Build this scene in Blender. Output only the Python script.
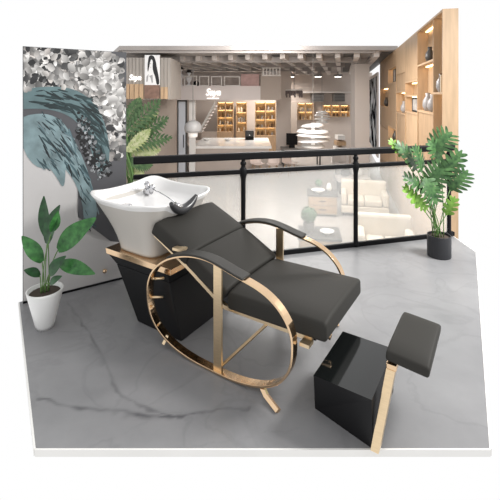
import bpy, bmesh, math, random
import numpy as np
from mathutils import Vector, Matrix, noise
R = math.radians
random.seed(7)
scene = bpy.context.scene
for o in list(bpy.data.objects): bpy.data.objects.remove(o)
C = scene.collection

# ------------------------------------------------------------ camera, world, light, exposure
F = 385.0; HOR = 96.0; EYE = 1.5
cd = bpy.data.cameras.new('camera'); cam = bpy.data.objects.new('camera', cd); C.objects.link(cam)
cam.location = (0, 0, EYE); cam.rotation_euler = (R(90), 0, 0)
cd.sensor_width = 36; cd.lens = 36*F/500; cd.shift_y = -(250-HOR)/500; cd.clip_end = 200
scene.camera = cam
w = bpy.data.worlds.new('world'); scene.world = w; w.use_nodes = True
w.node_tree.nodes['Background'].inputs[0].default_value = (1, 1, 1, 1)
w.node_tree.nodes['Background'].inputs[1].default_value = 1.0
vs = scene.view_settings
vs.view_transform = 'Standard'; vs.look = 'None'; vs.gamma = 1; vs.exposure = 0.0; vs.use_curve_mapping = False
def area(name, loc, target, size, power, col=(1, 1, 1)):
    l = bpy.data.lights.new(name, 'AREA'); l.size = size; l.energy = power; l.color = col; l.shape = 'DISK'
    o = bpy.data.objects.new(name, l); C.objects.link(o); o.location = loc
    o.rotation_euler = (Vector(target)-Vector(loc)).to_track_quat('-Z', 'Y').to_euler()
    return o
area('daylight_right', (3.4, 2.6, 3.0), (1.5, 3.1, 0), 1.2, 215, (1, .985, .96))
area('hall_light_near', (1.0, 8.0, 2.6), (1.0, 8.2, -1.5), 3.0, 300, (1, .95, .91))
area('hall_light_far', (1.2, 19.0, 2.5), (0.8, 19.0, -1.5), 2.4, 300, (1, .94, .89))

area('hall_fill_mid', (.6, 9.8, 2.9), (-1.2, 15.5, .4), 1.0, 90, (1, .95, .92))  # added fill with no fixture, brightens the balcony fascia and counter
# ------------------------------------------------------------ materials
def mat(name, col, rough=.5, metal=0, emit=0, ecol=None, spec=.5, noise_amt=0, nscale=10, bump=0, coat=0, stretch=None, col2=None, trans=0):
    m = bpy.data.materials.new(name); m.use_nodes = True; nt = m.node_tree; b = nt.nodes['Principled BSDF']
    b.inputs['Base Color'].default_value = (*col, 1); b.inputs['Roughness'].default_value = rough
    b.inputs['Metallic'].default_value = metal; b.inputs['Specular IOR Level'].default_value = spec
    b.inputs['Coat Weight'].default_value = coat; b.inputs['Coat Roughness'].default_value = .05
    if emit:
        b.inputs['Emission Color'].default_value = (*(ecol or col), 1); b.inputs['Emission Strength'].default_value = emit
    if noise_amt or bump:
        tc = nt.nodes.new('ShaderNodeTexCoord'); mp = nt.nodes.new('ShaderNodeMapping')
        nt.links.new(tc.outputs['Object'], mp.inputs[0])
        if stretch: mp.inputs['Scale'].default_value = stretch
        n = nt.nodes.new('ShaderNodeTexNoise'); n.inputs['Scale'].default_value = nscale; n.inputs['Detail'].default_value = 5
        nt.links.new(mp.outputs[0], n.inputs['Vector'])
        if noise_amt:
            r = nt.nodes.new('ShaderNodeValToRGB'); r.color_ramp.elements[0].position = .3; r.color_ramp.elements[1].position = .7
            c2 = col2 or tuple(min(1, c*(1+noise_amt)) for c in col)
            c1 = tuple(c*(1-noise_amt) for c in col) if not col2 else col
            r.color_ramp.elements[0].color = (*c1, 1); r.color_ramp.elements[1].color = (*c2, 1)
            nt.links.new(n.outputs['Fac'], r.inputs[0]); nt.links.new(r.outputs[0], b.inputs['Base Color'])
        if bump:
            bp = nt.nodes.new('ShaderNodeBump'); bp.inputs['Strength'].default_value = bump; bp.inputs['Distance'].default_value = .002
            nt.links.new(n.outputs['Fac'], bp.inputs['Height']); nt.links.new(bp.outputs[0], b.inputs['Normal'])
    return m
def attr_mat(name, attr, rough=.6, bump=0, bscale=40, mult=None):
    m = bpy.data.materials.new(name); m.use_nodes = True; nt = m.node_tree; b = nt.nodes['Principled BSDF']
    a = nt.nodes.new('ShaderNodeVertexColor'); a.layer_name = attr
    nt.links.new(a.outputs[0], b.inputs['Base Color']); b.inputs['Roughness'].default_value = rough
    if bump:
        n = nt.nodes.new('ShaderNodeTexNoise'); n.inputs['Scale'].default_value = bscale
        bp = nt.nodes.new('ShaderNodeBump'); bp.inputs['Strength'].default_value = bump
        nt.links.new(n.outputs['Fac'], bp.inputs['Height']); nt.links.new(bp.outputs[0], b.inputs['Normal'])
    return m
leather = mat('dark_grey_leather', (.032, .0305, .0275), .6, spec=.14, bump=.2, nscale=220)
padding = mat('black_padding', (.032, .031, .028), .5, spec=.2)
gold = mat('champagne_gold_metal', (.78, .56, .36), .16, 1, noise_amt=.08, nscale=6)
goldb = mat('brushed_gold_metal', (.80, .62, .40), .3, 1, noise_amt=.06, nscale=30, stretch=(1, 1, 8))
goldl = mat('pale_gold_metal', (.80, .63, .42), .38, 1)
ceramic = mat('white_ceramic', (.82, .81, .80), .12, spec=.5, coat=.5)
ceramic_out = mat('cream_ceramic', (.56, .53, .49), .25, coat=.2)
cabinet = mat('black_cabinet', (.009, .009, .010), .45, spec=.18)
gloss_black = mat('gloss_black', (.006, .007, .007), .07, spec=.5, coat=.3)
chrome = mat('chrome', (.6, .6, .62), .12, 1)
rubber = mat('black_rubber', (.03, .03, .032), .28)
blackmetal = mat('black_metal', (.006, .006, .007), .45, spec=.15)
wood = mat('light_oak', (.40, .27, .16), .5, noise_amt=.16, nscale=3, stretch=(6, 6, .7))
wood2 = mat('pale_oak', (.48, .33, .20), .5, noise_amt=.12, nscale=3, stretch=(6, 6, .7))
planks = mat('grey_plank', (.33, .30, .27), .6, noise_amt=.12, nscale=4, stretch=(9, 9, .6))
beige = mat('beige_plaster', (.44, .37, .32), .7, noise_amt=.04, nscale=2)
taupe = mat('taupe_plaster', (.33, .28, .24), .7, noise_amt=.07, nscale=2)
palewall = mat('pale_plaster', (.56, .49, .44), .7, noise_amt=.03, nscale=2)
white = mat('white_paint', (.8, .79, .77), .5, noise_amt=.02, nscale=5)
offwhite = mat('off_white', (.62, .58, .55), .5)
greyc = mat('grey_ceiling', (.36, .335, .32), .8, noise_amt=.08, nscale=1.5)
darkgrey = mat('dark_grey', (.07, .068, .066), .6)
midgrey = mat('mid_grey', (.22, .21, .20), .5)
hallfloor = mat('hall_floor', (.44, .42, .40), .25, noise_amt=.06, nscale=1.2)
led = mat('warm_led', (1, .8, .5), .5, emit=7, ecol=(1, .72, .38))
ledw = mat('white_led', (1, 1, 1), .5, emit=6, ecol=(1, .93, .82))
signlit = mat('lit_letters', (1, 1, 1), .5, emit=1.1, ecol=(1, .97, .92))
pot_white = mat('white_pot', (.75, .75, .74), .3)
pot_black = mat('black_pot', (.022, .023, .027), .45)
soil = mat('soil', (.05, .035, .025), .9, bump=.5, nscale=60)
def leafmat(name, c1, c2, vein=None):
    return mat(name, c1, .35, noise_amt=.3, nscale=26, col2=c2, spec=.4)
leaf_dark = leafmat('leaf_dark_green', (.006, .035, .010), (.02, .09, .025))
leaf_mid = leafmat('leaf_green', (.010, .065, .014), (.055, .21, .05))
leaf_mon = leafmat('leaf_deep_green', (.012, .05, .015), (.085, .19, .06))
leaf_lime = leafmat('leaf_lime_green', (.10, .24, .025), (.22, .40, .07))
leaf_palm = leafmat('leaf_palm_green', (.03, .08, .03), (.12, .20, .08))
leaf_yel = leafmat('leaf_yellow_green', (.30, .38, .12), (.62, .62, .38))
stem_g = mat('stem_green', (.10, .20, .05), .5)
# frosted balustrade glass
gm = bpy.data.materials.new('milky_glass'); gm.use_nodes = True; nt = gm.node_tree
for n in list(nt.nodes): nt.nodes.remove(n)
out = nt.nodes.new('ShaderNodeOutputMaterial'); tr = nt.nodes.new('ShaderNodeBsdfTransparent'); tr.inputs[0].default_value = (.97, .975, .97, 1)
df = nt.nodes.new('ShaderNodeBsdfDiffuse'); df.inputs[0].default_value = (.92, .93, .92, 1)
tl = nt.nodes.new('ShaderNodeBsdfTranslucent'); tl.inputs[0].default_value = (.92, .93, .92, 1)
m0 = nt.nodes.new('ShaderNodeMixShader'); m0.inputs[0].default_value = .5
nt.links.new(df.outputs[0], m0.inputs[1]); nt.links.new(tl.outputs[0], m0.inputs[2])
gl = nt.nodes.new('ShaderNodeBsdfGlossy'); gl.inputs[1].default_value = .03
m1 = nt.nodes.new('ShaderNodeMixShader'); m1.inputs[0].default_value = .26
m2 = nt.nodes.new('ShaderNodeMixShader'); m2.inputs[0].default_value = .03
nt.links.new(tr.outputs[0], m1.inputs[1]); nt.links.new(m0.outputs[0], m1.inputs[2])
nt.links.new(m1.outputs[0], m2.inputs[1]); nt.links.new(gl.outputs[0], m2.inputs[2]); nt.links.new(m2.outputs[0], out.inputs[0])
lampglass = mat('white_lamp_shade', (.85, .84, .83), .25)
lampgrey = mat('grey_lamp_shade', (.42, .42, .42), .4)
# marble floor: base tone + traced veins (vertex attribute) + small random veins
fm = bpy.data.materials.new('grey_marble'); fm.use_nodes = True; nt = fm.node_tree; b = nt.nodes['Principled BSDF']
tc = nt.nodes.new('ShaderNodeTexCoord')
n1 = nt.nodes.new('ShaderNodeTexNoise'); n1.inputs['Scale'].default_value = 1.6; n1.inputs['Detail'].default_value = 8; n1.inputs['Roughness'].default_value = .6
r1 = nt.nodes.new('ShaderNodeValToRGB'); r1.color_ramp.elements[0].position = .3; r1.color_ramp.elements[1].position = .75
r1.color_ramp.elements[0].color = (.205, .205, .212, 1); r1.color_ramp.elements[1].color = (.285, .285, .292, 1)
n2 = nt.nodes.new('ShaderNodeTexNoise'); n2.inputs['Scale'].default_value = 1.9; n2.inputs['Detail'].default_value = 7; n2.inputs['Distortion'].default_value = .9
r2 = nt.nodes.new('ShaderNodeValToRGB'); cr = r2.color_ramp
cr.elements[0].position = .47; cr.elements[0].color = (0, 0, 0, 1); cr.elements[1].position = .53; cr.elements[1].color = (0, 0, 0, 1)
e = cr.elements.new(.5); e.color = (.15, .15, .15, 1)
va = nt.nodes.new('ShaderNodeVertexColor'); va.layer_name = 'vein'
mx = nt.nodes.new('ShaderNodeMath'); mx.operation = 'MAXIMUM'
mc = nt.nodes.new('ShaderNodeMix'); mc.data_type = 'RGBA'; mc.inputs['B'].default_value = (.10, .10, .107, 1)
for a_ in (n1, n2): nt.links.new(tc.outputs['Object'], a_.inputs['Vector'])
nt.links.new(n1.outputs['Fac'], r1.inputs[0]); nt.links.new(n2.outputs['Fac'], r2.inputs[0])
nt.links.new(r2.outputs[0], mx.inputs[0]); nt.links.new(va.outputs[0], mx.inputs[1])
nt.links.new(mx.outputs[0], mc.inputs['Factor']); nt.links.new(r1.outputs[0], mc.inputs['A']); nt.links.new(mc.outputs['Result'], b.inputs['Base Color'])
b.inputs['Roughness'].default_value = .3; b.inputs['Specular IOR Level'].default_value = .2

# ------------------------------------------------------------ helpers
def obj(name, bm, m=None, parent=None, smooth=False, bevel=0, mats=None, auto=None):
    bmesh.ops.recalc_face_normals(bm, faces=bm.faces)
    me = bpy.data.meshes.new(name); bm.to_mesh(me); bm.free()
    for k in (mats or [m]): me.materials.append(k)
    if smooth:
        for p in me.polygons: p.use_smooth = True
    o = bpy.data.objects.new(name, me); C.objects.link(o)
    if parent: o.parent = parent
    if bevel:
        md = o.modifiers.new('bevel', 'BEVEL'); md.width = bevel; md.segments = 2; md.limit_method = 'ANGLE'
    return o
def box(bm, x0, x1, y0, y1, z0, z1, M=None):
    vs_ = [bm.verts.new(Vector(p)) for p in ((x0,y0,z0),(x1,y0,z0),(x1,y1,z0),(x0,y1,z0),(x0,y0,z1),(x1,y0,z1),(x1,y1,z1),(x0,y1,z1))]
    if M:
        for v in vs_: v.co = M @ v.co
    for f in ((0,3,2,1),(4,5,6,7),(0,1,5,4),(1,2,6,5),(2,3,7,6),(3,0,4,7)): bm.faces.new([vs_[i] for i in f])
    return vs_
def boxo(name, dims, m, parent=None, bevel=0, M=None):
    bm = bmesh.new(); box(bm, *dims, M=M); return obj(name, bm, m, parent, bevel=bevel)
def prism(bm, poly, z0, z1):
    a = [bm.verts.new((p[0], p[1], z0)) for p in poly]; c = [bm.verts.new((p[0], p[1], z1)) for p in poly]
    bm.faces.new(a[::-1]); bm.faces.new(c); n = len(poly)
    for i in range(n): bm.faces.new((a[i], a[(i+1) % n], c[(i+1) % n], c[i]))
def hexa(bm, bottom, top):
    a = [bm.verts.new(p) for p in bottom]; c = [bm.verts.new(p) for p in top]
    bm.faces.new(a[::-1]); bm.faces.new(c); n = len(a)
    for i in range(n): bm.faces.new((a[i], a[(i+1) % n], c[(i+1) % n], c[i]))
def lathe(bm, prof, c=(0, 0, 0), n=24, M=None):
    rings = []
    for r, z in prof:
        rings.append([bm.verts.new(Vector((c[0]+r*math.cos(2*math.pi*i/n), c[1]+r*math.sin(2*math.pi*i/n), c[2]+z))) for i in range(n)])
    for a, b_ in zip(rings, rings[1:]):
        for i in range(n): bm.faces.new((a[i], a[(i+1) % n], b_[(i+1) % n], b_[i]))
    if prof[0][0] > 1e-4: bm.faces.new(rings[0][::-1])
    if prof[-1][0] > 1e-4: bm.faces.new(rings[-1])
def tube(bm, pts, rad, n=8, flat=1, up=None):
    pts = [Vector(p) for p in pts]; rr = rad if hasattr(rad, '__len__') else [rad]*len(pts); prev = None; N = None
    for i, p in enumerate(pts):
        t = (pts[min(i+1, len(pts)-1)]-pts[max(i-1, 0)]).normalized()
        if N is None:
            N = Vector(up) if up else (Vector((0, 0, 1)) if abs(t.z) < .9 else Vector((1, 0, 0)))
        N = (N-t*N.dot(t)).normalized(); Bv = t.cross(N)
        ring = [bm.verts.new(p+(N*math.cos(2*math.pi*k/n)*flat+Bv*math.sin(2*math.pi*k/n))*rr[i]) for k in range(n)]
        if prev:
            for k in range(n): bm.faces.new((prev[k], prev[(k+1) % n], ring[(k+1) % n], ring[k]))
        else: bm.faces.new(ring[::-1])
        prev = ring
    bm.faces.new(prev)
def band(bm, pts, normals, b0, b1, th):
    """flat bar following (a,z) points, width b0..b1, thickness th along the given (a,z) normals"""
    prev = None
    for (a, z), (na, nz) in zip(pts, normals):
        q = [bm.verts.new(Vector(v)) for v in ((a, b0, z), (a, b1, z), (a+na*th, b1, z+nz*th), (a+na*th, b0, z+nz*th))]
        if prev:
            for k in range(4): bm.faces.new((prev[k], prev[(k+1) % 4], q[(k+1) % 4], q[k]))
        else: bm.faces.new(q)
        prev = q
        last = q
    bm.faces.new(last[::-1])
def thing(name, label, cat, loc=(0, 0, 0), rz=0, group=None):
    o = bpy.data.objects.new(name, None); C.objects.link(o); o.location = loc; o.rotation_euler = (0, 0, rz); o.empty_display_size = .1
    o['label'] = label; o['category'] = cat
    if group: o['group'] = group
    return o
def tag(o, label, cat, group=None):
    o['label'] = label; o['category'] = cat
    if group: o['group'] = group
    return o
def struct(o): o['kind'] = 'structure'; return o
def dup(root, loc, rz, label, group=None):
    r = root.copy(); C.objects.link(r); r.location = loc; r.rotation_euler = (0, 0, rz); r['label'] = label
    if group: r['group'] = group
    for ch in list(root.children):
        c = ch.copy(); C.objects.link(c); c.parent = r
        for g in list(ch.children):
            d = g.copy(); C.objects.link(d); d.parent = c
    return r
def recenter(o):
    """move a mesh object's origin to its base centre"""
    me = o.data; co = np.empty(len(me.vertices)*3); me.vertices.foreach_get('co', co); co = co.reshape(-1, 3)
    c = Vector(((co[:,0].min()+co[:,0].max())/2, (co[:,1].min()+co[:,1].max())/2, co[:,2].min()))
    me.transform(Matrix.Translation(-c)); o.location = c
    return o
# surveyed positions: where a sight line meets depth Y, or the floor at height z
def at(x, y, Y): return Vector(((x-250)/F*Y, Y, EYE-(y-HOR)/F*Y))
def ground(x, y, z=0.0):
    Y = (EYE-z)*F/(y-HOR); return Vector(((x-250)/F*Y, Y, z))

# ------------------------------------------------------------ platform floor
WD = Vector((.843, .538, 0)).normalized(); WN = Vector((WD.y, -WD.x, 0))     # mural wall direction and its normal (into the room)
W1 = Vector((-1.02, 3.175, 0)); W0 = W1-WD*.735
RD = Vector((.966, .257, 0)).normalized(); RN = Vector((-RD.y, RD.x, 0))       # balustrade direction, outward normal
RP = Vector((.74, 3.755, 0))
def rail(t, off=0, z=0): return RP+RD*t+RN*off+Vector((0, 0, z))
slabL = W0+WN*1.25; slabL = W0+WN*((W0.y-1.64)/-WN.y)
back_r = rail(1.5, .07)
poly = [W0+WD*-.02-WN*.04, W1-WN*.04, rail(-1.80, .07), back_r, Vector((2.17, 3.7, 0)), Vector((1.02, 1.64, 0)), Vector((slabL.x, 1.64, 0))]
px = [p.x for p in poly]; py = [p.y for p in poly]
veins = [([(66,301),(76,315),(86,328),(92,337),(97,345),(103,360),(108,372),(119,392),(130,401),(145,407),(165,414),(181,418)], .013, .75),
         ([(40,398),(50,401),(66,407),(93,409),(128,411),(145,414),(165,418),(185,417),(200,413),(225,409),(250,408)], .016, .8),
         ([(50,333),(70,331),(84,332),(101,330),(110,335),(117,342)], .010, .45),
         ([(150,452),(190,447),(230,441),(262,434),(300,428)], .008, .4),
         ([(92,345),(98,352),(103,366)], .035, .55), ([(130,413),(150,417),(175,418)], .022, .6),
         ([(300,368),(306,352),(330,345)], .006, .25),
         ([(365,312),(385,318),(402,312),(425,300),(448,295)], .007, .35), ([(366,285),(385,283),(400,270),(430,262)], .008, .3),
         ([(385,255),(398,268),(420,290),(440,300)], .006, .25), ([(300,400),(330,425),(345,452)], .007, .3)]
nx, ny = 420, 290
gx = np.linspace(min(px), max(px), nx); gy = np.linspace(1.64, max(py), ny)
bm = bmesh.new(); prism(bm, [(p.x, p.y) for p in poly], -.03, 0)
X, Y_ = np.meshgrid(gx, gy)
jit = np.zeros_like(X); jit2 = np.zeros_like(X)
for i in range(ny):
    for j in range(nx):
        p = Vector((X[i, j]*7, Y_[i, j]*7, 0)); jit[i, j] = noise.noise(p)+.5*noise.noise(p*2.7); jit2[i, j] = noise.noise(p*1.7+Vector((9, 3, 1)))+.6*noise.noise(p*4.1)
Xj = X+.016*jit; Yj = Y_+.016*jit2
V = np.zeros_like(X)
for pts, wd, st in veins:
    g = [ground(*p) for p in pts]
    for a, c in zip(g, g[1:]):
        dx, dy = c.x-a.x, c.y-a.y; L = dx*dx+dy*dy+1e-9
        t = np.clip(((Xj-a.x)*dx+(Yj-a.y)*dy)/L, 0, 1)
        d = np.hypot(Xj-a.x-t*dx, Yj-a.y-t*dy)
        ww = wd*.8*(1+.7*jit2)
        V = np.maximum(V, 1.15*st*np.maximum(np.exp(-(d/np.maximum(ww, .004))**2)*(.85+.35*jit), .55*np.exp(-(d/.006)**2)))
# top surface as a fine sheet clipped to the slab outline
def inside(x, y):
    r = False; n = len(poly); j = n-1
    for i in range(n):
        if (py[i] > y) != (py[j] > y) and x < (px[j]-px[i])*(y-py[i])/(py[j]-py[i])+px[i]: r = not r
        j = i
    return r
top = bmesh.new(); gv = {}
lay = top.loops.layers.color.new('vein')
for i in range(ny):
    for j in range(nx): gv[i, j] = top.verts.new((gx[j], gy[i], .0005))
for i in range(ny-1):
    for j in range(nx-1):
        q = [(i, j), (i, j+1), (i+1, j+1), (i+1, j)]
        f = top.faces.new([gv[k] for k in q])
        for l, k in zip(f.loops, q):
            v = float(np.clip(V[k], 0, 1)); l[lay] = (v, v, v, 1)
cen = Vector((.4, 2.6, 0))
for a, c in zip(poly, poly[1:]+poly[:1]):
    d = Vector((c.x-a.x, c.y-a.y, 0)); nrm = Vector((d.y, -d.x, 0))
    if d.length < .2: continue
    if nrm.dot(cen-a) > 0: nrm = -nrm
    bmesh.ops.bisect_plane(top, geom=top.verts[:]+top.edges[:]+top.faces[:], plane_co=(a.x, a.y, 0), plane_no=nrm, clear_outer=True)
slab = obj('floor', bm, fm); struct(slab)
tf = bpy.data.meshes.new('t'); top.to_mesh(tf); top.free()
bm = bmesh.new(); bm.from_mesh(slab.data); lay = bm.loops.layers.color.new('vein'); bm.to_mesh(slab.data); bm.free()
bm = bmesh.new(); bm.from_mesh(slab.data); bm.from_mesh(tf); bm.to_mesh(slab.data); bm.free()
# white slab edging
bm = bmesh.new()
ring = [poly[3], poly[4], poly[5], poly[6], poly[0]]
for a, c in zip(ring, ring[1:]):
    d = (c-a).normalized(); nrm = Vector((d.y, -d.x, 0)) ; nrm = -nrm if nrm.dot(Vector((.6, 2.6, 0))-a) > 0 else nrm
    hexa(bm, [a+Vector((0,0,-.03)), c+Vector((0,0,-.03)), c+nrm*.008+Vector((0,0,-.03)), a+nrm*.008+Vector((0,0,-.03))],
         [a+Vector((0,0,0)), c+Vector((0,0,0)), c+nrm*.008, a+nrm*.008])
struct(obj('trim_1', bm, white))

# ------------------------------------------------------------ mural wall
HW = 1.86; TH = .05
def wallM(): 
    M = Matrix.Identity(4)
    M.col[0][:3] = WD; M.col[1][:3] = WN; M.col[2][:3] = (0, 0, 1); M.col[3][:3] = W0
    return M
WM = wallM()      # local: x along wall, y out into room, z up
LW = (W1-W0).length
wallpaint = mat('light_grey_wall_paint', (.50, .485, .48), .6, noise_amt=.03, nscale=6)
charcoal = mat('charcoal_paint', (.075, .075, .082), .55, noise_amt=.12, nscale=5)
bm = bmesh.new(); box(bm, -.0, LW, -TH, 0, 0, HW, M=WM); struct(obj('wall_left', bm, charcoal))
bm = bmesh.new(); box(bm, 0, LW-.001, .0005, .006, .0, .014, M=WM); struct(obj('baseboard_left', bm, blackmetal))
def on_wall(x, y):
    # intersect sight line with the wall plane
    d = Vector(((x-250)/F, 1, -(y-HOR)/F)); o = Vector((0, 0, EYE)); k = (W0-o).dot(WN)/d.dot(WN); p = o+d*k
    return ((p-W0).dot(WD), p.z)
mural = thing('wall_mural', 'mural of a pale figure crowned with white flowers and teal petals on the left wall', 'mural', tuple(W0))
MR = Matrix.Identity(4); MR.col[0][:3] = WD; MR.col[1][:3] = WN
mural.matrix_world = Matrix.Translation(W0) @ MR
def clipw(s, z): return (min(max(s, .003), LW-.004), min(max(z, .016), HW-.003))
def paint(name, polys, lift, m, label=None):
    bm = bmesh.new()
    for k, pl in enumerate(polys):
        pts = [clipw(*on_wall(*p)) for p in pl]
        vs_ = [bm.verts.new((s, lift+.00002*k, z)) for s, z in pts]
        try: bm.faces.new(vs_)
        except ValueError: pass
    bmesh.ops.triangulate(bm, faces=bm.faces)
    o = obj(name, bm, m, mural)
    if label: o['label'] = label
    return o
def smoothpoly(pts, it=2):
    for _ in range(it):
        q = []
        for a, c in zip(pts, pts[1:]+pts[:1]):
            q += [(.75*a[0]+.25*c[0], .75*a[1]+.25*c[1]), (.25*a[0]+.75*c[0], .25*a[1]+.75*c[1])]
        pts = q
    return pts
paint('painted_skin', [smoothpoly([(-20,140),(62,128),(74,150),(79,180),(76,200),(78,220),(84,232),(98,240),(118,242),(135,244),(135,300),(-20,340)])], .0005, wallpaint)
def cloud(name, cnt, region, cols, rmin, rmax, lift, elong=2.2, rough=.25, ang=None, seed=1, mr=.6):
    """many small brush-stroke petals with their own painted tone, one mesh"""
    rnd = random.Random(seed); bm = bmesh.new(); lay = bm.loops.layers.color.new('tone'); k = 0; tries = 0
    while k < cnt and tries < cnt*40:
        tries += 1
        x = rnd.uniform(region[0], region[1]); y = rnd.uniform(region[2], region[3])
        if not region[4](x, y): continue
        r = rnd.uniform(rmin, rmax); th = rnd.uniform(0, math.pi) if ang is None else ang(x, y)+rnd.gauss(0, .2)
        c = rnd.choice(cols); f = rnd.uniform(.8, 1.15); c = [min(1, v*f) for v in c]
        pts = []
        for i in range(9):
            t = 2*math.pi*i/9; rr = r*(1+rnd.uniform(-rough, rough))
            u = math.cos(t)*rr*elong; v = math.sin(t)*rr
            pts.append(clipw(*on_wall(x+u*math.cos(th)-v*math.sin(th), y+u*math.sin(th)+v*math.cos(th))))
        if max(p[0] for p in pts)-min(p[0] for p in pts) < .004 or max(p[1] for p in pts)-min(p[1] for p in pts) < .004: continue
        vs_ = [bm.verts.new((s, lift+.0000012*k, z)) for s, z in pts]; k += 1
        fc = bm.faces.new(vs_)
        for i, l in enumerate(fc.loops):
            g = 1+.22*math.sin(2*math.pi*i/9+k); l[lay] = (*[min(1, q*g) for q in c], 1)
    return obj(name, bm, attr_mat('mural_tones_'+name, 'tone', mr), mural)
import functools
def in_poly(P):
    def f(x, y):
        r = False; j = len(P)-1
        for i in range(len(P)):
            if (P[i][1] > y) != (P[j][1] > y) and x < (P[j][0]-P[i][0])*(y-P[i][1])/(P[j][1]-P[i][1])+P[i][0]: r = not r
            j = i
        return r
    return f
flower_zone = [(10,40),(104,40),(110,55),(122,62),(122,80),(126,95),(124,118),(126,140),(120,158),(112,160),(108,130),(100,105),(85,92),(60,88),(10,92)]
paint('painted_shadow', [smoothpoly([(40,44),(104,46),(112,62),(124,80),(127,120),(124,158),(106,160),(60,100),(20,95)])], .0008, mat('mural_grey', (.20, .20, .205), .6))
cloud('painted_flowers', 1150, (10, 128, 40, 165, in_poly(flower_zone)), [(.62,.60,.585),(.54,.53,.52),(.78,.77,.76),(.42,.415,.41),(.30,.30,.30),(.68,.665,.65),(.16,.16,.165),(.72,.71,.70),(.66,.65,.64)], 1.0, 3.6, .0011, 1.5, rough=.12, seed=4)
cloud('painted_petal_highlight', 170, (60, 122, 55, 135, in_poly([(84,60),(112,66),(122,92),(120,130),(110,120),(98,92),(80,82)])), [(.80,.79,.78),(.70,.69,.68),(.55,.54,.53)], 1.4, 3.8, .0026, 1.5, rough=.1, seed=8)
teal = mat('mural_teal', (.105, .165, .175), .55, noise_amt=.22, nscale=8)
paint('painted_teal_petal', [smoothpoly([(10,90),(50,86),(72,88),(90,98),(102,115),(108,135),(110,158),(106,172),(98,175),(94,160),(88,140),(78,122),(62,112),(40,108),(10,110)])], .0024, teal)
def arc_ang(x, y): return math.atan2(y-175, x-45)+math.pi/2
cloud('painted_teal_strokes', 90, (40, 112, 86, 172, in_poly([(30,90),(72,90),(90,100),(101,118),(107,140),(106,168),(98,165),(92,142),(80,122),(60,108),(30,106)])), [(.12,.19,.20),(.15,.225,.235),(.095,.15,.16),(.19,.27,.28)], .5, 1.5, .0027, 8, ang=arc_ang, seed=3)
cloud('painted_lace', 230, (70, 115, 112, 180, in_poly([(78,112),(90,122),(98,150),(110,160),(112,176),(98,180),(88,165),(76,135)])), [(.03,.03,.035),(.35,.37,.38),(.06,.06,.07),(.55,.56,.57),(.02,.02,.02)], .5, 1.7, .0031, 1.5, seed=12)
leafp = [[(10,120),(40,112),(60,118),(72,135),(84,160),(92,185),(98,210),(94,224),(88,232),(84,222),(82,200),(74,180),(62,165),(50,170),(30,165)],
         [(30,150),(48,140),(60,150),(66,168),(64,190),(57,178),(50,168)]]
paint('painted_leaf', [smoothpoly(p) for p in leafp], .0035, mat('mural_pale_teal', (.17, .24, .255), .55, noise_amt=.35, nscale=9))
cloud('painted_leaf_strokes', 110, (40, 100, 112, 232, in_poly(leafp[0])), [(.30,.38,.40),(.14,.21,.23),(.45,.52,.54),(.09,.13,.145),(.22,.30,.32),(.18,.26,.28)], .35, 1.2, .0038, 8, ang=lambda x, y: math.atan2(90, 42)+(.0 if x > 70 else -.25), seed=5)
# brass knob on the wall
s_, z_ = on_wall(104, 270)
bm = bmesh.new(); lathe(bm, [(.001,0),(.010,.0),(.010,.006),(.006,.010),(.007,.014),(.014,.018),(.017,.026),(.014,.034),(.006,.038),(.0005,.039)], n=20)
kn = obj('brass_ball', bm, gold, smooth=True); tag(kn, 'small round brass ball fixed low on the mural wall beside the basin', 'ornament')
kn.matrix_world = Matrix.Translation(W0+WD*s_+Vector((0, 0, z_))) @ WN.to_track_quat('Z', 'Y').to_matrix().to_4x4()

# ------------------------------------------------------------ balustrade
RMAT = Matrix.Identity(4); RMAT.col[0][:3] = RD; RMAT.col[1][:3] = RN
bal = thing('balustrade', 'black metal balustrade with milky glass along the back of the marble floor', 'railing', tuple(RP))
bal.matrix_world = Matrix.Translation(RP) @ RMAT
T0, T1 = -1.80, 1.5
posts = [-.83, .325, 1.44]
bm = bmesh.new(); box(bm, T0, T1, -.03, .03, .915, .98); obj('handrail', bm, blackmetal, bal, bevel=.012)
bm = bmesh.new(); box(bm, T0, T1, -.02, .02, .785, .825); obj('middle_rail', bm, blackmetal, bal, bevel=.006)
bm = bmesh.new(); box(bm, T0, T1, -.02, .02, .0, .045); obj('bottom_rail', bm, blackmetal, bal, bevel=.006)
for t in posts:
    bm = bmesh.new(); lathe(bm, [(.020,0),(.034,.012),(.034,.03),(.026,.05),(.022,.07),(.022,.73),(.028,.76),(.033,.775),(.033,.83),(.025,.84),(.02,.86),(.028,.875),(.028,.888),(.018,.9),(.018,.92)], (t, 0, 0), 16)
    obj('post', bm, blackmetal, bal, smooth=True)
edges = [T0]+posts
for a, c in zip(edges, edges[1:]):
    bm = bmesh.new(); box(bm, a+(.028 if a != T0 else .0), c-.028, -.004, .004, .046, .784); obj('glass_panel', bm, gm, bal)

# ------------------------------------------------------------ hall shell (3 m below eye level)
HZ = -1.5; CZ = EYE+1.3; YB = 21.4
hR = Vector((.973, -.232, 0)).normalized(); hF = Vector((.232, .973, 0)).normalized()
US = 1.43
def hp(u, v, z): p = hR*u+hF*v; return Vector((p.x, p.y, z))
def hbox(bm, u0, u1, v0, v1, z0, z1):
    hexa(bm, [hp(u0,v0,z0), hp(u1,v0,z0), hp(u1,v1,z0), hp(u0,v1,z0)], [hp(u0,v0,z1), hp(u1,v0,z1), hp(u1,v1,z1), hp(u0,v1,z1)])
sr0 = hp(US+.22, 6.1, 0); sr1 = hp(US+.3, 21.6, 0)
bm = bmesh.new(); prism(bm, [(-1.45, 3.4), (2.2, 4.35), (sr0.x, sr0.y), (sr1.x, YB+.3), (-8.9, YB+.3)], HZ-.1, HZ); struct(obj('hall_floor', bm, hallfloor))
c0 = hp(US+.2, 11.2, 0)
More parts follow.
